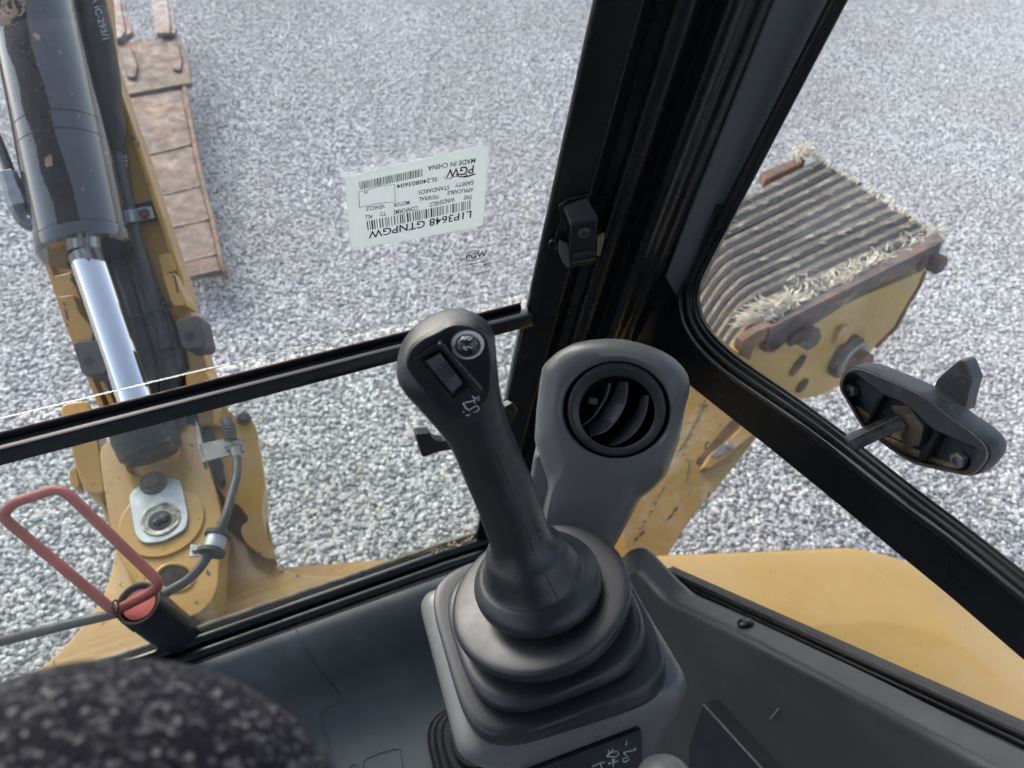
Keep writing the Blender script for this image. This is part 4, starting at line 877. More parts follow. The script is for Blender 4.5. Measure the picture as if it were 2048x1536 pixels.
cz.part('cable_hole', loft([[CZ(350+37*math.cos(a), 1156+26*math.sin(a), .0012) for a in np.linspace(0, 2*math.pi, 40, endpoint=False)], [CZ(350+35*math.cos(a), 1157+24*math.sin(a), .0016) for a in np.linspace(0, 2*math.pi, 40, endpoint=False)]]), mat('hole_shade', (.022, .015, .010), .9, 0, .3, 30, .1))
cz.part('hole_lip', tube([CZ(350+38*math.cos(a), 1155+27*math.sin(a), .001) for a in np.linspace(0, 2*math.pi, 30, endpoint=False)], .003, 8, closed=True), yellow)
# boom foot lobes either side and pivot pieces
bm_ = Thing('boom_mounting_ears', 'pair of yellow boom foot ears either side of the swing casting', 'boom foot', at(300, 900, 1.45))
EP = Pl(at(300, 900, 1.31), nrm(A((0, -.35, 1))))
bm_.part('left_ear', slab(rpoly([EP(x, y) for x, y in [(118, 818), (130, 804), (175, 800), (190, 830), (200, 900), (212, 985), (192, 992), (172, 985), (152, 940), (140, 890)]], .012), -EP.n*.07), yellow, bevel=.009, bseg=4)
bm_.part('ear_lug', slab(rpoly([EP(x, y, -.03) for x, y in [(137, 940), (152, 932), (160, 972), (150, 976), (140, 968)]], .006), -EP.n*.03), yellow, bevel=.003)
bm_.part('right_ear', slab(rpoly([EP(x, y, -.01) for x, y in [(384, 806), (440, 800), (474, 838), (480, 832), (498, 830), (514, 858), (520, 900), (530, 968), (524, 1018), (530, 1062), (545, 1100), (556, 1118), (530, 1118), (490, 1085), (478, 1055), (500, 1040), (478, 1010), (452, 1000), (425, 960), (400, 880)]], .010), -EP.n*.10), yellow, bevel=.008, bseg=4)
bm_.part('ear_bolt', bolt_geo(EP(488, 838, .0), EP.n, .009, .010, 1.4), rust_dark, angle=25)
bm_.part('inner_web', slab([EP(x, y, -.105) for x, y in [(425, 960), (520, 960), (552, 1120), (470, 1110)]], -EP.n*.02), mat('shaded_web', (.40, .24, .07), .6, 0, .2, 10, .1), bevel=.003)
bm_.part('pin_cap', lathe(EP(515, 1100, -.09), EP.n, [(.022, -.01), (.022, 0), (.019, .004), (.013, .004), (.011, .001), (.002, .001)], 32), zinc)
bm_.part('torn_pad', slab([EP(x, y, .003) for x, y in wavy([(402, 845), (425, 862), (440, 900), (450, 960), (440, 968), (425, 935), (415, 900)], 2, 7)], -EP.n*.01), rubber_dirty)
bm_.part('torn_pad', slab([EP(x, y, -.001) for x, y in wavy([(425, 925), (446, 928), (444, 950), (452, 966), (444, 975), (432, 955)], 2, 6)], -EP.n*.008), rust_dark)
for L in ([(130, 840), (160, 838), (168, 844), (134, 848)], [(145, 878), (158, 874), (160, 884), (148, 890)]):
    bm_.part('bare_patch', slab([EP(x, y, .0006) for x, y in wavy(L, 1.2, 5)], EP.n*.0003), rust_dark, smooth=False)
spk = random.Random(3); gk = []
for _ in range(110):
    x, y = spk.choice([(spk.uniform(205, 235), spk.uniform(960, 1120)), (spk.uniform(230, 300), spk.uniform(1080, 1180)), (spk.uniform(360, 430), spk.uniform(900, 1180)), (spk.uniform(240, 350), spk.uniform(940, 1210))])
    q_ = spk.uniform(.6, 2.2); gk.append(([CZ(x+q_*spk.uniform(.5, 1.2)*math.cos(t), y+q_*spk.uniform(.5, 1.2)*math.sin(t), .0004) for t in np.linspace(0, 2*math.pi, 7, endpoint=False)], [tuple(range(7))]))
cz.part('paint_chips', join(*gk), rust_dark, kind='stuff', smooth=False)
# rubber sleeve of the ram eye in the yoke
CA = nrm(at(25, 0, 1.36)-at(285, 890, 1.24)); 
ram = Thing('boom_cylinder', 'black hydraulic ram with polished chrome rod standing above the yoke', 'hydraulic cylinder', at(290, 920, 1.26))
def axp(y, d0=1.245, d1=1.36):   # centre line of the ram by picture row
    t = (890-y)/890; return at(np.interp(y, [0, 500, 890], [26, 171, 303]), y, d0+(d1-d0)*t)
rb, re_ = axp(860), axp(520)
axr = nrm(re_-rb)
ram.part('ram_eye', lathe(axp(905)+axr*.012, axr, [(.038, -.022), (.048, -.012), (.052, .02), (.050, .05), (.040, .062), (.028, .07)], 40), mat('greasy_black_sleeve', (.010, .010, .010), .3, 0, .3, 20, .6, 60, .003, chip=((.16, .10, .055), 16, .60, .75), coat=.1, spec=.35))
ram.part('chrome_rod', lathe(rb, axr, [(.0283, -.02), (.0283, np.linalg.norm(re_-rb)+.01)], 64), chrome, angle=60)
b0, b1, b2, b3, bt = axp(505), axp(478), axp(305), axp(270), axp(-180)
axb = nrm(bt-b0); Lb = np.linalg.norm(bt-b0)
def h_(p): return (p-b0).dot(axb)
RBL = .0725
ram.part('barrel_head', lathe(b0, axb, [(.030, -.002), (RBL-.004, -.002), (RBL+.0010, .003), (RBL+.0018, .006), (RBL+.0018, h_(b1)-.002), (RBL-.001, h_(b1)), (RBL-.001, h_(b1)+.004)], 72), cyl_black, angle=30)
ram.part('barrel', lathe(b0, axb, [(RBL-.002, h_(b1)), (RBL, h_(b1)+.002), (RBL, h_(b2)-.001), (RBL-.0015, h_(b2)), (RBL, h_(b2)+.001), (RBL, h_(b3)-.001), (RBL-.0015, h_(b3)), (RBL, h_(b3)+.001), (RBL, Lb)], 72), cyl_black, angle=30)
def on_barrel(px, py, r_):
    d = nrm(ray(px, py)); w_ = CAM-b0; a_ = d-axb*d.dot(axb); b_ = w_-axb*w_.dot(axb)
    A_, B_, C_ = a_.dot(a_), 2*a_.dot(b_), b_.dot(b_)-r_*r_; D_ = B_*B_-4*A_*C_
    return CAM+d*((-B_-math.sqrt(max(0, D_)))/(2*A_))
rr2 = random.Random(5)
def dark_streak(L, R_, r_):
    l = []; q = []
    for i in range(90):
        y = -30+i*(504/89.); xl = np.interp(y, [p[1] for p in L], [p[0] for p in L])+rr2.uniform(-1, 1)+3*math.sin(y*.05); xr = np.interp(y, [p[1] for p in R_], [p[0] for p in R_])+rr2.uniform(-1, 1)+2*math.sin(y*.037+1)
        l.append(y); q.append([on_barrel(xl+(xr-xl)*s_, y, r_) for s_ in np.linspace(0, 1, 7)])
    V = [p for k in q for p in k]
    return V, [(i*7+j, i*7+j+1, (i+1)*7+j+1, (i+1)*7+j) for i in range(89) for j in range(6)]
ram.part('dark_reflection_band', dark_streak([(-12, -30), (12, 80), (62, 267), (128, 490)], [(40, -30), (62, 80), (112, 267), (176, 490)], RBL+.0004), mat('reflection_black', (.004, .004, .005), .3, 0, .3, 20, .3, 120, .0006, chip=((.14, .09, .07), 34, .70, .8), spec=.25), angle=80)  # dark reflection painted onto the barrel as a band, with rust flecks
def patch(cx, cy, w_, h__, n=15):
    P = []
    for k in range(n):
        a = 2*math.pi*k/n; f = rr2.uniform(.6, 1.15); P.append(on_barrel(cx+w_*f*math.cos(a), cy+h__*f*math.sin(a), RBL+.0008))
    return P, [tuple(range(n))]
rust_p = [patch(97, 323, 9, 12), patch(100, 318, 5, 14), patch(30, 10, 30, 26, 24), patch(14, 22, 22, 30, 20), patch(160, 470, 6, 5)]+[patch(rr2.uniform(-10, 60), rr2.uniform(0, 60), rr2.uniform(.8, 2.5), rr2.uniform(.8, 2.5), 8) for _ in range(60)]+[patch(rr2.uniform(20, 110), rr2.uniform(60, 300), rr2.uniform(.6, 1.8), rr2.uniform(.8, 2.6), 7) for _ in range(40)]
ram.part('rust_patches', join(*rust_p), mat('flaked_rust', (.20, .135, .10), .8, 0, .3, 40, .5, 150, .001), kind='stuff', smooth=False)
# hard line and fittings along the left of the barrel
lu = nrm(np.cross(axb, A((0, 0, 1)))); 
def side(y, dx, d=1.27): 
    x = np.interp(y, [0, 500, 890], [26, 171, 303]); return at(x+dx, y, d)
ram.part('hard_line', tube([side(-60, -118, 1.33), side(200, -118, 1.30), side(300, -110, 1.29), side(350, -105, 1.29)], .0085, 14, smooth=4), cyl_black)
def fit(a, b, r): a = A(a); return lathe(a, A(b)-a, [(r*.9, 0), (r, .001), (r, np.linalg.norm(A(b)-a)-.001), (r*.9, np.linalg.norm(A(b)-a))], 6)
ram.part('hex_fitting', fit(side(345, -111), side(382, -108), .0145), zinc, angle=20)
ram.part('hex_fitting', fit(side(383, -108), side(414, -106), .0175), zinc, angle=20)
ram.part('elbow', tube([side(412, -106), side(432, -104), side(446, -92), side(440, -60)], .0150, 16, smooth=5), cyl_black)

# boom
BP = pl3((330, 700, 1.34), (120, 700, 1.34), (150, 0, 1.47))
boom = Thing('excavator_boom', 'yellow boom plate with lugs rising behind the hydraulic ram', 'boom', at(300, 800, 1.4))
br_px = [(424, 800), (418, 752), (400, 690), (378, 618), (366, 560), (352, 520), (340, 480), (315, 405), (285, 310), (250, 210), (214, 100), (196, -120)]
bl_px = [(-60, -120), (0, 150), (60, 400), (92, 510), (112, 560), (138, 640), (178, 740), (208, 810), (222, 850)]
boom.part('boom_plate', slab([BP(x, y, -.006) for x, y in br_px+bl_px]+[BP(430, 850, -.006)], -BP.n*.05), mat('boom_yellow', (.39, .218, .034), .38, 0, .1, 5, .05, 60, coat=.25, dust=((.5, .4, .25), 9, .45, .8, .3)), bevel=.004)
def edge_rail(px, w_, h0, h1):
    P = [BP(x, y) for x, y in px]; t = [nrm(P[min(i+1, len(P)-1)]-P[max(i-1, 0)]) for i in range(len(P))]; r = []
    for p, q in zip(P, t):
        s = np.cross(BP.n, q); r.append(rpoly([p+s*w_+BP.n*h0, p-s*w_+BP.n*h0, p-s*w_+BP.n*h1, p+s*w_+BP.n*h1], .0012, 3))
    return loft(r)
boom.part('boom_edge_flange', edge_rail(br_px[:11], .0045, -.006, .012), yellow, angle=30)
boom.part('boom_edge_flange', edge_rail(bl_px[3:], .0045, -.006, .012), yellow, angle=30)
boom.part('boom_edge_flange', edge_rail([(x+22, y) for x, y in bl_px[6:]], .004, -.006, .010), yellow, angle=30)
boom.part('mounting_lug', slab(rpoly([BP(x, y, .040) for x, y in [(113, 594), (146, 590), (160, 628), (186, 656), (184, 680), (150, 683), (142, 652), (127, 640)]], .003), -BP.n*.045), yellow, bevel=.003)
boom.part('mounting_lug', slab(rpoly([BP(x, y, .020) for x, y in [(108, 552), (140, 545), (162, 600), (166, 625), (150, 630), (120, 600)]], .003), -BP.n*.025), yellow, bevel=.002)
boom.part('mounting_lug', slab(rpoly([BP(x, y, .040) for x, y in [(325, 550), (348, 545), (360, 575), (370, 596), (372, 610), (348, 612), (340, 598)]], .003), -BP.n*.045), yellow, bevel=.003)
boom.part('mounting_lug', slab(rpoly([BP(x, y, .020) for x, y in [(316, 510), (340, 505), (352, 540), (325, 552)]], .003), -BP.n*.025), yellow, bevel=.002)
for pts, w_ in (([(127, 605), (131, 612)], 3), ([(130, 618), (136, 640)], 3.4), ([(349, 552), (356, 585)], 3.4), ([(343, 590), (347, 592)], 2.5), ([(345, 549), (349, 556)], 2.6)):
    boom.part('worn_mark', slab([BP(pts[0][0]-w_/2, pts[0][1], .0405), BP(pts[0][0]+w_/2, pts[0][1], .0405), BP(pts[1][0]+w_/2, pts[1][1], .0405), BP(pts[1][0]-w_/2, pts[1][1], .0405)], BP.n*.0004), black_print)
for L, h in (([(145, 690), (150, 684), (195, 679), (204, 684), (214, 738), (209, 746), (170, 752), (162, 744)], (177, 722)), ([(350, 645), (356, 638), (392, 629), (400, 634), (411, 688), (405, 696), (370, 699), (362, 692)], (379, 672))):
    boom.part('rubber_stop_block', slab(rpoly([BP(x, y, .062) for x, y in L], .004), -BP.n*.050), mat('stop_rubber', (.040, .040, .040), .6, 0, .15, 14, .2, 200, dust=((.20, .19, .17), 8, .4, .8, .4)), bevel=.006, bseg=4)
    c = BP(*h, .0622); boom.part('stop_hole', lathe(c, BP.n, [(.0075, -.004), (.0075, .0008), (.001, .0009)], 20), dark_in)
boom.part('boom_end_lobe', slab(rpoly([BP(x, y, .03) for x, y in [(368, 742), (405, 734), (420, 760), (432, 800), (400, 815), (375, 810)]], .006), -BP.n*.05), yellow, bevel=.004)

# hoses
def H_(L, d=None): return [BP(x, y, o) for x, y, o in L]
h1 = Thing('boom_hose', 'fat black sleeved hydraulic hose with white lettering beside the ram', 'hose', BP(230, 300, .02))
h1.part('hose_sleeve', tube(H_([(174, -60, .05), (180, 0, .05), (190, 60, .05), (202, 110, .048), (208, 165, .046), (214, 215, .042), (224, 260, .036), (230, 290, .032), (232, 306, .03)]), [.030, .0270, .0300, .0262, .0285, .0250, .0240, .0170, .0135], 28, smooth=6), sleeve_m)
h1.part('sleeve_cuff', tube(H_([(231, 284, .033), (232, 306, .03)]), .0145, 24), sleeve_m)
h1.part('hose', tube(H_([(231, 300, .03), (240, 345, .026), (252, 400, .024), (266, 460, .024), (282, 520, .024), (298, 570, .022), (314, 620, .020), (328, 670, .018), (336, 700, .018)]), .0120, 20, smooth=5), hose_m)
tup = nrm(BP(220, 30, .07)-BP(170, 45, .07))
hg = join(text_geo('A IC-293/1', BP(182, -6, .0815), BP(206, 80, .0765), tup, .0115))
h1.part('hose_lettering', hg, mat('faded_print', (.34, .36, .38), .6, 0, .2, 60, 0), smooth=False)
h2 = Thing('return_hose', 'thinner black hose with speckled print running down beside the sleeved hose', 'hose', BP(290, 520, .01))
h2.part('hose', tube(H_([(246, 300, .010), (252, 360, .012), (262, 420, .012), (274, 470, .014), (286, 510, .014), (306, 570, .012), (325, 620, .010), (350, 690, .008), (362, 740, .006)]), .0085, 16, smooth=5), hose_m)
dots = []
for k in range(70):
    t = k/70; y = 305+t*290; x = np.interp(y, [300, 360, 420, 470, 510, 600], [249, 255, 266, 278, 291, 322])+random.uniform(-1, 1)
    if random.random() < .75: dots.append(box(BP(x, y, .0205), A((random.uniform(.0004, .001), 0, 0)), BP.n*.0003, nrm(np.cross(BP.n, (1, 0, 0)))*random.uniform(.0008, .0022)))
h2.part('speckled_print', join(*dots), white_print, kind='stuff')
h3 = Thing('hose_bundle', 'bundle of dark hoses crossing behind the chrome rod, held by a cable tie', 'hose bundle', BP(290, 650, .0))
h3.part('bundle_hose', tube(H_([(225, 480, .0), (245, 540, .004), (268, 610, .004), (285, 680, .004), (305, 760, .002), (318, 860, .0)]), .0160, 20, smooth=5), hose_m)
h3.part('bundle_hose', tube(H_([(205, 490, .0), (222, 560, .002), (250, 640, .002), (275, 720, .002), (300, 800, .0), (310, 870, .0)]), .0150, 20, smooth=5), hose_m)
h3.part('bundle_hose', tube(H_([(255, 470, .004), (285, 560, .006), (308, 640, .006), (330, 720, .004), (340, 800, .002), (350, 860, .0)]), .0150, 20, smooth=5), hose_m)
h3.part('bundle_hose', tube(H_([(330, 680, .006), (345, 740, .006), (352, 800, .004), (356, 850, .0)]), .0160, 20, smooth=5), hose_m)
h3.part('hose_collar', tube(H_([(318, 672, .016), (342, 664, .016)]), .006, 12), hose_m)
h3.part('cable_tie', tube(H_([(262, 636, .020), (290, 628, .028), (315, 620, .030), (328, 617, .026)]), .0028, 8, smooth=4), rubber_dirty)
h3.part('tie_head', tube([BP(333+7*math.cos(a), 613+9*math.sin(a), .028) for a in np.linspace(0, 2*math.pi, 12, endpoint=False)], .0022, 8, closed=True), rubber_dirty)
h3.part('dark_sheet', slab([BP(x, y, -.004) for x, y in [(200, 500), (262, 480), (330, 600), (372, 700), (400, 860), (250, 860), (230, 700)]], -BP.n*.004), mat('dark_sheet', (.012, .012, .014), .5, 0, .2, 10, .1))  # thin dark sheet filling the gaps between the hoses
clp = Thing('hose_clamp', 'zinc hose clamp with hex bolt fixing the hoses to the boom', 'clamp', BP(280, 430, 0))
clp.part('rubber_pad', slab([BP(x, y, .004) for x, y in [(252, 410), (300, 400), (314, 438), (268, 446)]], -BP.n*.008), rubber, bevel=.002)
clp.part('clamp_strap', loft([[p, p+BP.n*.003, q+BP.n*.003, q] for p, q in [(BP(240+i*8, 423-i*1.2-(0), o), BP(247+i*8, 448-i*1.4, o)) for i, o in enumerate((.030, .036, .037, .034, .020, .010, .008, .008, .008))]]), zinc, angle=40)
clp.part('hex_bolt', bolt_geo(BP(288, 428, .012), BP.n, .0080, .007, 1.3), rust_dark, angle=25)

# zinc bracket and control cable on the casting
cb = Thing('control_cable', 'black control cable curving from a zinc bracket down over the casting', 'cable', CZ(430, 1080, 0))
KP = Pl(at(440, 880, 1.23), CZ.n)
bracket_m = mat('bracket_steel', (.20, .205, .20), .55, .5, .2, 30, .2, 200, dust=((.20, .17, .13), 30, .45, .7, .6))
cb.part('bracket', slab([KP(x, y, .01) for x, y in [(397, 888), (482, 870), (490, 900), (482, 905), (412, 922), (402, 908)]], -KP.n*.004), bracket_m, bevel=.001)
cb.part('bracket_flange', slab([KP(x, y, .01) for x, y in [(390, 838), (397, 850), (412, 922), (405, 926), (396, 900)]], -KP.n*.02), bracket_m, bevel=.001)
cb.part('cable_boot', tube([KP(452, 838, .030), KP(458, 860, .026), KP(462, 880, .018)], [.0085, .011, .0095], 18, smooth=3), rubber_dirty)
cb.part('boot_rings', join(*[tube([KP(452+k*2+8*math.cos(a)*1.4, 842+k*6+3*math.sin(a), .036) for a in np.linspace(0, math.pi, 8)], .0015, 6) for k in range(6)]), rubber_dirty)
cb.part('lock_nut', bolt_geo(KP(466, 890, .012), nrm(KP(470, 905, .012)-KP(464, 880, .02)), .012, .009, 1.1), steel, angle=25)
cb.part('ferrule', tube([KP(466, 888, .014), KP(472, 905, .012), KP(476, 920, .010)], [.0085, .0075, .0065], 16), steel)
cpath = [KP(474, 915, .012), KP(473, 950, .016), KP(463, 990, .02), KP(452, 1030, .024), KP(438, 1065, .022), KP(424, 1098, .018), KP(402, 1132, .014), KP(375, 1160, .012), KP(342, 1180, .010), KP(312, 1196, .008), KP(270, 1215, .010), KP(210, 1232, .012), KP(140, 1248, .010), KP(60, 1268, .0), KP(-60, 1298, -.01)]
cb.part('cable_sheath', tube(cpath, .0066, 16, smooth=6), hose_m)
cb.part('clamp_band', lathe(KP(432, 1082, .02), nrm(KP(424, 1106, .018)-KP(436, 1070, .02)), [(.0128, -.010), (.0145, -.009), (.0145, .012), (.0128, .013)], 28), zinc)
for y_ in (1070, 1104):
    cb.part('clamp_grommet', lathe(KP(np.interp(y_, [1070, 1104], [436, 424]), y_, .02), nrm(KP(424, 1106, .018)-KP(436, 1070, .02)), [(.013, -.004), (.0185, -.003), (.0185, .003), (.013, .004)], 28), rubber_dirty)
cb.part('clamp_tab', slab([KP(x, y, .006) for x, y in [(381, 1088), (412, 1090), (412, 1113), (378, 1113)]], -KP.n*.003), zinc, bevel=.0008)
cb.part('tab_bolt', bolt_geo(KP(391, 1098, .007), KP.n, .006, .005, 0), steel, angle=25)

# black tube holding the red handled pin
tb0 = at(275, 1206, 1.00); tb1 = at(362, 1275, 1.115); ta = nrm(tb0-tb1); TL_ = np.linalg.norm(tb0-tb1)
tbx = Thing('pin_holder_tube', 'black round tube on the frame holding the red handled pin', 'tube', tb1)
tbx.part('tube_body', lathe(tb1, ta, [(.029, -.02), (.029, TL_-.003), (.0285, TL_), (.0262, TL_), (.0245, TL_-.002), (.0235, TL_-.03), (.001, TL_-.03)], 56), mat('tube_black', (.022, .024, .027), .33, 0, .15, 10, .1, 300, dust=((.16, .17, .18), 20, .5, .85, .3)), angle=35)
pin = Thing('red_handled_pin', 'faded red pin with large rectangular red wire handle stored in the black tube', 'pin', tb0)
pin.part('pin_disc', lathe(tb0-ta*.006, ta, [(.0215, -.02), (.0215, 0), (.0205, .0015), (.001, .0018)], 48), mat('red_disc', (.42, .075, .060), .5, 0, .15, 30, .15, 200, dust=((.5, .3, .25), 14, .55, .8, .3)), angle=30)
hpath = [(232, 1226, .985), (160, 1162, .985), (80, 1095, .98), (20, 1048, .975), (8, 1032, .972), (14, 1018, .97), (45, 1003, .97), (100, 987, .97), (120, 986, .97), (142, 1002, .97), (200, 1058, .975), (270, 1122, .98), (304, 1154, .985), (312, 1168, .985), (303, 1181, .987), (270, 1200, .988), (238, 1216, .988)]
hp3 = rpoly([at(*p) for p in [(228, 1222, .985), (2, 1032, .972), (28, 1006, .97), (122, 974, .965), (320, 1166, .985), (304, 1184, .987), (236, 1219, .989)]], [.010, .013, .008, .018, .008, .010, .0], 8)
pin.part('wire_handle', tube(hp3, .0066, 18, closed=True), red_paint)
pin.part('wire_tie', tube([at(231+6*math.cos(a), 1212+12*math.sin(a), .975) for a in np.linspace(0, 2*math.pi, 14, endpoint=False)], .0014, 8, closed=True), black_paint)
pin.part('tie_tail', tube([at(228, 1226, .985), at(245, 1245, .99), at(268, 1263, 1.0)], .0012, 6), black_paint)

# ================================================================== BUCKET
bk = Thing('digging_bucket', 'narrow rusty digging bucket with worn teeth lying beyond the boom', 'bucket', at(400, 500, 3.1))
BK = pl3((450, 540, 3.05), (340, 545, 3.02), (310, 170, 4.0))
lip = [(226, 80), (245, 78), (262, 84), (315, 78), (340, 68), (358, 70), (376, 120), (383, 165), (245, 190), (238, 130)]
bk.part('lip_plate', slab([BK(x, y, .014) for x, y in lip], -BK.n*.03), bucket_m, bevel=.004)
bk.part('tooth_boss', slab(rpoly([BK(x, y, .030) for x, y in [(238, 95), (262, 92), (275, 130), (270, 155), (252, 152)]], .02), -BK.n*.02), bucket_m, bevel=.006)
bk.part('tooth_boss', slab(rpoly([BK(x, y, .030) for x, y in [(334, 84), (356, 82), (364, 120), (362, 140), (346, 138)]], .02), -BK.n*.02), bucket_m, bevel=.006)
for L in ([(204, -60), (238, -60), (252, 20), (266, 62), (248, 74), (226, 78), (214, 30)], [(300, -50), (334, -50), (340, -4), (353, 52), (350, 66), (312, 66), (304, 10)]):
    P = wavy(L, 2.0, 16); g1 = slab([BK(x, y, .035) for x, y in P], -BK.n*.035)
    cx = sum(p[0] for p in P)/len(P); g2 = slab([BK(cx+(x-cx)*.55, y, .048) for x, y in P], -BK.n*.02)
    bk.part('tooth', join(g1, g2), tooth_m, bevel=.006, bseg=2)
shellL = [(247, 190), (262, 240), (288, 330), (310, 400), (330, 470), (345, 540), (352, 560)]
shellR = [(370, 172), (379, 216), (395, 304), (411, 376), (429, 448), (444, 518), (451, 541)]
sL = catmull([A(p) for p in shellL], 6); sR = catmull([A(p) for p in shellR], 6)
rows = []
for i, (l, r) in enumerate(zip(sL, sR)):
    t = i/(len(sL)-1); o_ = -.004-.09*max(0, t-.82)**1.2
    rows.append([BK(l[0]+(r[0]-l[0])*s, l[1]+(r[1]-l[1])*s, o_) for s in np.linspace(0, 1, 9)])
nn_ = 9
bot = [[p-BK.n*.02 for p in r] for r in rows]
bk.part('bucket_shell', loft([r+list(reversed(b)) for r, b in zip(rows, bot)]), bucket_m, angle=30)
# wear plates across the shell, each welded in place
cuts = [(.03, .300), (.306, .485), (.491, .64), (.646, .80), (.806, .97)]
for a, b in cuts:
    P = []
    def sp(t, s):
        i = t*(len(sL)-1); k = int(min(i, len(sL)-2)); f = i-k; l = sL[k]*(1-f)+sL[k+1]*f; r = sR[k]*(1-f)+sR[k+1]*f
        return BK(l[0]+(r[0]-l[0])*s, l[1]+(r[1]-l[1])*s, (.0035-.09*max(0, t-.82)**1.2))
    s1 = .80 if b < .3 else .90
    P = [sp(a, .05), sp(a, s1), sp((a+b)/2, s1+.01), sp(b, s1+.02), sp(b, .05), sp((a+b)/2, .04)]
    bk.part('wear_plate', slab(rpoly(P, .014, 3), -BK.n*.004), bucket_m, bevel=.0015)
    bk.part('weld_bead', tube([sp(b, s)+BK.n*random.uniform(-.002, .001) for s in np.linspace(.06, s1, 14)], .0036, 6), mat('weld_steel', (.25, .19, .15), .55, .3, .3, 40, .6, 90, .001), kind='stuff')
bk.part('side_rail', loft([[BK(r[0]-(6 if False else 0), r[1], .012-.09*max(0, i/(len(sR)-1)-.82)**1.2)+BK.n*q+nrm(BK(1, 0)-BK(0, 0))*w_ for w_, q in ((-.014, 0), (.004, 0), (.004, -.05), (-.014, -.05))] for i, r in enumerate(sR)]), rust, bevel=.003)

# ================================================================== RIGHT HAND ATTACHMENT ARM
arm = Thing('attachment_arm', 'scratched yellow lift arm running from under the cab to the padded blade end', 'lift arm', at(1300, 1080, 1.5))
AP = pl3((1300, 1090, 1.42), (1380, 1090, 1.45), (1500, 780, 1.68))
ar_px = [(1140, 1180), (1180, 1000), (1330, 790), (1380, 745), (1440, 760), (1560, 838), (1515, 874), (1470, 932), (1430, 982), (1394, 1021), (1365, 1065), (1340, 1104), (1310, 1180)]
arm.part('arm_plate', slab(rpoly([AP(x, y) for x, y in ar_px], .008), -AP.n*.09), yellow_worn, bevel=.010, bseg=4)
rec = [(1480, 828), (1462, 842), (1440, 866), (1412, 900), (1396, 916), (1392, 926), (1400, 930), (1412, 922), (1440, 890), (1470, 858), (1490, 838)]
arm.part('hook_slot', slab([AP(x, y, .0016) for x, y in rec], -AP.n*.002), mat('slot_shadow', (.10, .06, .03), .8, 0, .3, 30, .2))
arm.part('raised_tab', slab(rpoly([AP(x, y, .020) for x, y in [(1500, 838), (1470, 870), (1425, 905), (1408, 935), (1418, 936), (1450, 915), (1490, 880), (1530, 850)]], .004), -AP.n*.02), yellow_worn, bevel=.003)
arm.part('worn_stud', join(slab(rpoly([AP(x, y, .0225) for x, y in wavy([(1424, 914), (1432, 900), (1450, 885), (1462, 880), (1466, 892), (1450, 905), (1434, 914)], 1.5, 6)], .002), -AP.n*.002), lathe(AP(1456, 892, .021), AP.n, [(.009, 0), (.007, .008), (.003, .010)], 16)), steel, angle=30)
# scuff marks on the arm: small irregular flakes of bare metal
sc_g = []
rs = random.Random(4)
def flake(cx, cy, L_, w_, ang, off=.0006):
    P = []
    for k in range(9):
        a = 2*math.pi*k/9; x = L_*math.cos(a)*rs.uniform(.55, 1.1); y = w_*math.sin(a)*rs.uniform(.4, 1.2)
        P.append(AP(cx+x*math.cos(ang)-y*math.sin(ang), cy+x*math.sin(ang)+y*math.cos(ang), off))
    return P, [tuple(range(9))]
for k in range(58):
    t = rs.random(); x = 1412-t*54+rs.uniform(-7, 7); y = 800+t*112+rs.uniform(-3, 3)
    if rs.random() < .6: sc_g.append(flake(x, y, rs.uniform(3, 9), rs.uniform(.5, 1.3), rs.choice([2.2, 2.1, -.3, -.6, 1.2])))
sc_g.append(tube([AP(1410, 800, .0005), AP(1390, 845, .0005), AP(1362, 900, .0005)], .0012, 5, smooth=4))
for k in range(34):
    t = rs.random(); sc_g.append(flake(1332-t*62+rs.uniform(-3, 3), 968+t*112+rs.uniform(-4, 4), rs.uniform(1, 4), rs.uniform(.5, 1.6), rs.uniform(-1, 1.5)))
for c in ((1350, 1020, 6, 3), (1342, 1032, 5, 3), (1336, 1038, 8, 2), (1380, 985, 3, 1.5), (1361, 1000, 4, 1), (1440, 850, 3, 2), (1270, 1080, 6, 3), (1283, 1068, 8, 2.5)):
    sc_g.append(flake(c[0], c[1], c[2], c[3], -.7)); sc_g.append(flake(c[0]+4, c[1]-5, c[2]*.7, c[3]*.6, .5))
sc_g.append(tube([AP(1372, 918, .0005), AP(1380, 925, .0005), AP(1376, 945, .0005), AP(1374, 965, .0005)], .0008, 5))
arm.part('bare_metal_scuffs', join(*sc_g), mat('scuff_dark', (.06, .045, .04), .6, .2, .3, 60, .2), kind='stuff', smooth=False)

# padded end: yellow plate, steel channel, pin and rubber belting
pad = Thing('padded_blade_end', 'yellow steel end plate wrapped in strips of frayed conveyor belt', 'bumper pad', at(1650, 700, 2.1))
ZT = .88
TP = Pl((0, 0, ZT), (0, 0, 1))
# front face plane runs down from the front top edge
f0, f1 = TP(1508, 668), TP(1886, 484)
fx = nrm(f1-f0); fnn = nrm(np.cross(fx, (0, 0, 1))); fnn = fnn if fnn.dot(CAM-f0) > 0 else -fnn
FFP = Pl(f0, nrm(fnn+A((0, 0, .12))))
plate = [(1478, 706), (1500, 690), (1560, 662), (1700, 604), (1850, 540), (1836, 572), (1812, 612), (1788, 655), (1752, 690), (1720, 735), (1692, 765), (1650, 788), (1612, 798), (1570, 796), (1530, 780), (1440, 770), (1400, 730), (1410, 655)]
pad.part('end_plate', slab([FFP(x, y, -.004) for x, y in wavy(plate, 1.0, 22)], -FFP.n*.03), mat('end_plate_yellow', (.44, .275, .060), .42, 0, .1, 5, .1, 60, chip=((.12, .07, .05), 20, .66, .8), dust=((.55, .45, .28), 7, .4, .8, .4)), bevel=.003)
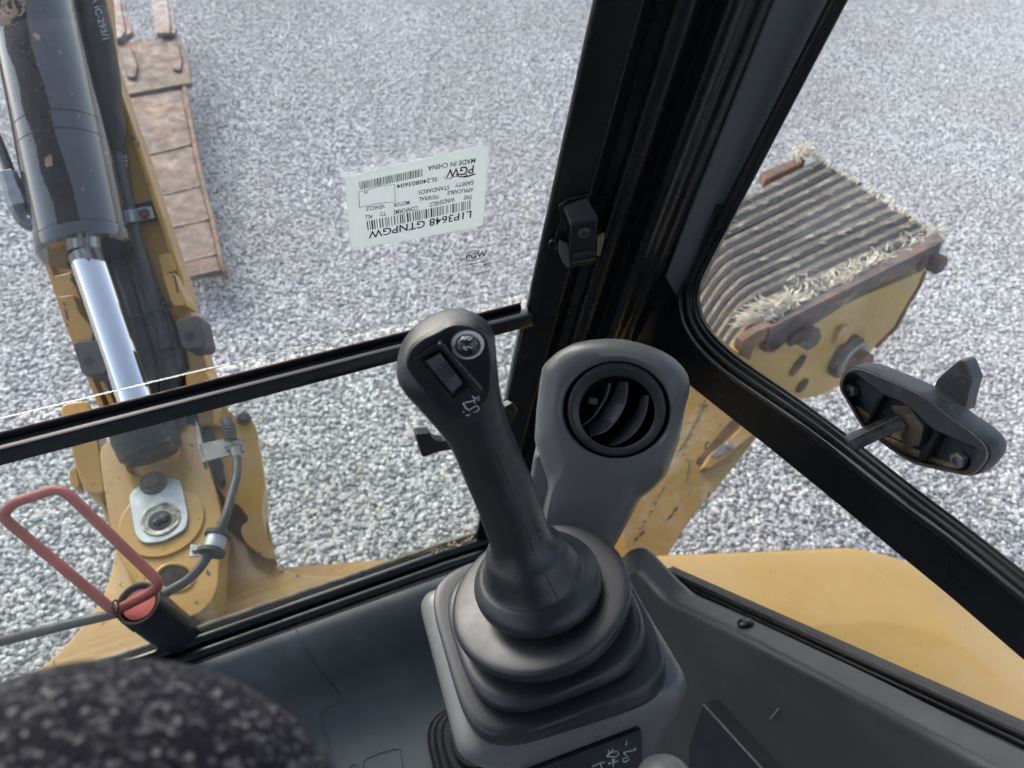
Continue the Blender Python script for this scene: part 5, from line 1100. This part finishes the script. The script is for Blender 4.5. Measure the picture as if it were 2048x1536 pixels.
pad.part('plate_edge_rust', tube([FFP(x, y, -.02) for x, y in wavy([(1850, 542), (1838, 572), (1812, 614), (1790, 656), (1754, 692)][0:5], 1.5, 12)[:-3]], .007, 8), rust)
ch_dn = nrm(np.cross(fx, FFP.n)); ch_dn = ch_dn if ch_dn[2] < 0 else -ch_dn
def chan(a, b, ha, hb, thick, off):
    return slab([a+FFP.n*off, b+FFP.n*off, b+FFP.n*off+ch_dn*hb, a+FFP.n*off+ch_dn*ha], -FFP.n*thick)
c0, c1 = FFP(1548, 668), FFP(1886, 484)
pad.part('clamp_channel', slab([FFP(1540, 658, .02), FFP(1886, 482, .02), FFP(1879, 508, .02), FFP(1700, 604, .02), FFP(1548, 702, .02), FFP(1530, 700, .02)], -FFP.n*.014), rust_dark, bevel=.003)
pad.part('channel_top', slab([FFP(1540, 656, .022), FFP(1888, 481, .022), FFP(1876, 462, -.03), FFP(1530, 640, -.04)], A((0, 0, -.010))), rust_dark, bevel=.002)
pad.part('channel_return', slab(rpoly([FFP(x, y, .015) for x, y in [(1480, 702), (1486, 682), (1512, 664), (1545, 650), (1556, 666), (1520, 684), (1504, 704), (1500, 722)]], .004), -FFP.n*.02), rust, bevel=.003)
pad.part('channel_block', slab([FFP(x, y, .020) for x, y in [(1530, 690), (1556, 676), (1566, 692), (1546, 706), (1532, 706)]], -FFP.n*.02), rust_dark, bevel=.003)
for (x, y, r) in ((1606, 668, .030), (1862, 522, .027)):
    pad.part('clamp_bolt', bolt_geo(FFP(x, y, .02), FFP.n, r, .035, 0), rust_dark, angle=25)
    pad.part('bolt_collar', bolt_geo(FFP(x-22, y+6, .018), FFP.n, r*.75, .012, 0), rust_dark, angle=25)
for L in ([(1530, 650), (1620, 600), (1640, 612), (1560, 652)], [(1658, 598), (1700, 566), (1722, 574), (1690, 602)], [(1742, 552), (1772, 530), (1792, 540), (1762, 558)], [(1815, 512), (1850, 490), (1872, 496), (1840, 518)]):
    pad.part('clamp_segment', slab([TP(x, y, .004) for x, y in L], A((0, 0, -.02))), rust, bevel=.003)
pad.part('yellow_ledge', tube([TP(1590, 632, -.004), TP(1700, 572, -.004), TP(1840, 500, -.004)], .006, 8), yellow)
# pin with washers
pc_ = FFP(1690, 712, 0)
pad.part('pin_washer', lathe(pc_, FFP.n, [(.066, -.01), (.066, .012), (.060, .018), (.050, .018), (.048, .010)], 44), rust_dark, angle=30)
pad.part('pin_washer', lathe(pc_+FFP.n*.016, FFP.n, [(.056, 0), (.056, .014), (.050, .018), (.03, .018)], 44), steel, angle=30)
pad.part('pin_head', lathe(pc_+FFP.n*.028, FFP.n, [(.040, 0), (.040, .030), (.036, .036), (.002, .038)], 40), rust, angle=30)
pad.part('plate_boss', slab(rpoly([FFP(x, y, .012) for x, y in [(1676, 672), (1686, 656), (1704, 652), (1706, 668), (1690, 690), (1672, 692)]], .01), -FFP.n*.02), yellow, bevel=.006)
for cx, cy, a_, L_ in ((1597, 732, -.95, 26), (1606, 772, -.9, 18)):
    pad.part('plate_slot', loft([[FFP(cx+L_*math.cos(t)*math.cos(a_)-6*math.sin(t)*math.sin(a_), cy+L_*math.cos(t)*math.sin(a_)+6*math.sin(t)*math.cos(a_), o_) for t in np.linspace(0, 2*math.pi, 24, endpoint=False)] for o_ in (-.001, .0012)]), mat('slot_dark', (.05, .035, .03), .9, 0, .3, 30, .2))
# belt strips: each bends over the left edge
NS = 24
fr_l, fr_r = A((1512, 640.)), A((1872, 474.))      # front edge of the pad top, left bend and right end
bk_l, bk_r = A((1395, 430.)), A((1628, 312.))      # rear edge
lf_l, lf_d = A((1500, 690.)), None
def strip_px(t):
    l = fr_l*(1-t)+bk_l*t; r = fr_r*(1-t)+bk_r*t; return l, r
for i in range(NS-1):
    t0 = i/NS; t1 = (i+1)/NS; light = i % 2 == 0
    if light: t0 += .001; t1 -= .001
    hgt = .004 if light else .006
    la, ra = strip_px(t0); lb_, rb_ = strip_px(t1)
    A0, A1_, B0_, B1_ = TP(*la), TP(*ra), TP(*lb_), TP(*rb_)
    cxv = nrm(A1_-A0); L_ = np.linalg.norm(A1_-A0)
    ext = random.uniform(-.015, .02)
    rings = []
    # path: bottom of the left fold, up round the bend, along the top to the right end
    ph = random.uniform(0, 6)
    for s, z in [(-.115, -.30), (-.105, -.22), (-.085, -.14), (-.060, -.075), (-.030, -.030), (.0, -.008), (.03, 0)]+[(q, 0) for q in np.linspace(.08, 1, 9)]:
        wv = .0018*math.sin(ph+4*s)+random.uniform(-.0006, .0006)
        if s <= .03: pa = A0+cxv*s+A((0, 0, z)); pb_ = B0_+cxv*s+A((0, 0, z))
        else: pa = A0+(A1_+cxv*ext-A0)*s; pb_ = B0_+(B1_+cxv*ext-B0_)*s
        bw = nrm(pb_-pa); 
        nrm_up = nrm(A((0, 0, 1))*(1 if s > .0 else .5)-cxv*(0 if s > .0 else .8))
        off = nrm_up*(hgt+wv*.5); pa = pa+bw*wv; pb_ = pb_+bw*wv
        rings.append([pa+off, pb_+off, pb_+off-nrm_up*.03, pa+off-nrm_up*.03])
    pad.part('belt_cord_layer' if light else 'belt_rubber_strip', loft(sring(rings, 3)), belt_light if light else belt_dark, bevel=.0012, bseg=2, smooth=True)
    if light:   # fine plies of the cord layer
        g = []
        for q in np.linspace(.1, .9, 5):
            g.append(tube([(r[0]*(1-q)+r[1]*q)+A((random.uniform(-.001, .001), 0, random.uniform(-.001, .0022))) for r in sring(rings, 2)], .0013, 4))
        pad.part('cord_plies', join(*g), fray_m if False else belt_light, kind='stuff')
pad.part('pad_core', slab([TP(1500, 640, -.02), TP(1850, 480, -.02), TP(1628, 322, -.02), TP(1400, 440, -.02)], A((0, 0, -.25))), belt_dark)
# frayed threads
rf = random.Random(11); g = []
def thread(p, d, L_, r=.0012, curl=.4):
    P = [A(p)]; v = nrm(d)
    for k in range(4):
        v = nrm(v+A([rf.uniform(-curl, curl) for _ in range(3)])); P.append(P[-1]+v*L_/4)
    return tube(P, r, 3)
for i in range(760):           # along the front edge
    t = rf.random(); a = fr_l*(1-t)+fr_r*t; p = TP(a[0]+rf.uniform(-6, 6), a[1]+rf.uniform(-16, 8)); dens = .5+.5*math.sin(t*14)
    if rf.random() < .35+.65*dens: g.append(thread(p+A((0, 0, .004)), (rf.uniform(-1, 1), rf.uniform(-.8, .3), rf.uniform(-.2, .45)), rf.uniform(.015, .045), .0018, .7))
for i in range(200):           # lower left frayed bundle
    t = rf.random(); x = 1510+t*90+rf.uniform(-8, 8); y = 636-t*40+rf.uniform(-6, 12); g.append(thread(TP(x, y, .006), (-1, .1, rf.uniform(-.2, .3)), rf.uniform(.03, .08), .0018, .35))
for i in range(240):           # right end
    t = rf.random(); a = fr_r*(1-t)+bk_r*t; g.append(thread(TP(a[0]+rf.uniform(-8, 4), a[1]+rf.uniform(-3, 3), .004), (1, rf.uniform(-.6, .6), rf.uniform(-.3, .8)), rf.uniform(.01, .03), .0015, .6))
for i in range(150):           # rear corner tuft
    g.append(thread(TP(1606+rf.uniform(-14, 14), 306+rf.uniform(-8, 10), rf.uniform(0, .03)), (rf.uniform(-1, 1), rf.uniform(-1, 1), rf.uniform(0, 1.4)), rf.uniform(.02, .05), .0020, .9))
pad.part('frayed_threads', join(*g), fray_m, kind='stuff')
g = []
for i in range(90):            # stray ties poking out of the layers
    t = (2*rf.randrange(12)+.5)/NS; s = rf.uniform(.02, .95); l, r = strip_px(t); a = l+(r-l)*s
    for k in range(3): g.append(thread(TP(a[0]+rf.uniform(-2, 2), a[1], .004), (.9, -.5+rf.uniform(-.3, .3), rf.uniform(.1, .5)), rf.uniform(.012, .026), .0018, .25))
pad.part('stray_cords', join(*g), fray_m, kind='stuff')
pad.part('rear_bar', slab([TP(1520, 345, .0), TP(1600, 312, .0), TP(1612, 322, .0), TP(1530, 360, .0)], A((0, 0, -.03))), rust, bevel=.003)
pad.part('lower_edge', slab([FFP(x, y, .002) for x, y in [(1400, 640), (1440, 676), (1484, 712), (1478, 724), (1430, 690), (1395, 655)]], -FFP.n*.02), yellow, bevel=.003)

# ================================================================== BODY PANEL BELOW THE SIDE WINDOW
body = Thing('body_side_panel', 'smooth yellow body panel outside below the right side window', 'body panel', PZ(1700, 1250, .86))
ed = [(1150, 1145), (1250, 1112), (1310, 1106), (1500, 1098), (1660, 1091), (1705, 1091), (1745, 1098), (1800, 1113), (1850, 1140), (2000, 1260), (2300, 1480)]
cols_ = []
for x, y in catmull([A(p) for p in ed], 6):
    p = PZ(x, y, .90); n = []
    for k, (dy, dz) in enumerate(((0, -.05), (0, -.012), (.004, -.003), (.012, 0), (.05, .006), (.10, .014), (.155, .024), (.165, .0245), (.26, .016), (.50, -.02))):
        q = p+A((-dy*.45, -dy*.9, dz)); q[0] = max(q[0], .492+.0005*k); n.append(q)
    cols_.append(n)
nk = 10
body.part('panel_skin', ([p for c in cols_ for p in c], [(i*nk+j, i*nk+j+1, (i+1)*nk+j+1, (i+1)*nk+j) for i in range(len(cols_)-1) for j in range(nk-1)]), yellow_clean, angle=60)

# ================================================================== DRIVER'S SEAT behind the camera
ds = Thing('drivers_seat', 'black driver seat with upright backrest standing behind the controls', 'seat', (-.12, -.55, .82))
def cushion(c, hx, hy, hz, e=4):
    return loft(sring([se(A(c)+A((0, 0, z*hz)), A((hx, 0, 0))*k, A((0, hy, 0))*k, e, 40) for z, k in ((-1, .85), (-.8, .97), (0, 1), (.8, .97), (1, .85))], 2))
ds.part('seat_cushion', cushion((-.12, -.50, 1.28), .25, .24, .07), fabric_m, angle=60)
ds.part('backrest', cushion((-.12, -.80, 1.72), .25, .07, .40), fabric_m, angle=60)
ds.part('seat_base', cushion((-.12, -.50, 1.0), .20, .20, .20), plastic, angle=60)


# small pieces that belong to one part hang under that part
def under(thing, part, kids):
    tgt = [o for o in thing.children if o.name.split('.')[0] == part]
    if not tgt: return
    for o in list(thing.children):
        if o.name.split('.')[0] in kids: o.parent = tgt[0]
under(cab.o, 'trim_panel', ('screw_cap', 'scratch')); under(cab.o, 'footwell_panel', ('moulded_ridge',)); under(cab.o, 'crossbar', ('rusty_lip',)); under(cab.o, 'sill_strip', ('sill_debris',))
under(cz.o, 'zinc_plate', ('plate_collar', 'plate_hole', 'grease_plug', 'bolt')); under(vent.o, 'louvre_ring', ('vane', 'pivot_clip'))
under(stk.o, 'round_button', ('button_ring', 'button_symbol')); under(stk.o, 'rocker_frame', ('thumb_rocker',)); under(pl.o, 'latch_block', ('screw', 'latch_roll')); under(lt.o, 'inner_shell', ('nut', 'rib', 'caked_dirt', 'lever_socket')); under(lt.o, 'outer_handle', ('handle_recess',))
under(h1.o, 'hose_sleeve', ('hose_lettering', 'sleeve_cuff')); under(clp.o, 'clamp_strap', ('hex_bolt',)); under(con.o, 'symbol_plate', ('machine_symbols',)); under(ram.o, 'barrel', ('barrel_head', 'dark_reflection_band', 'rust_patches'))
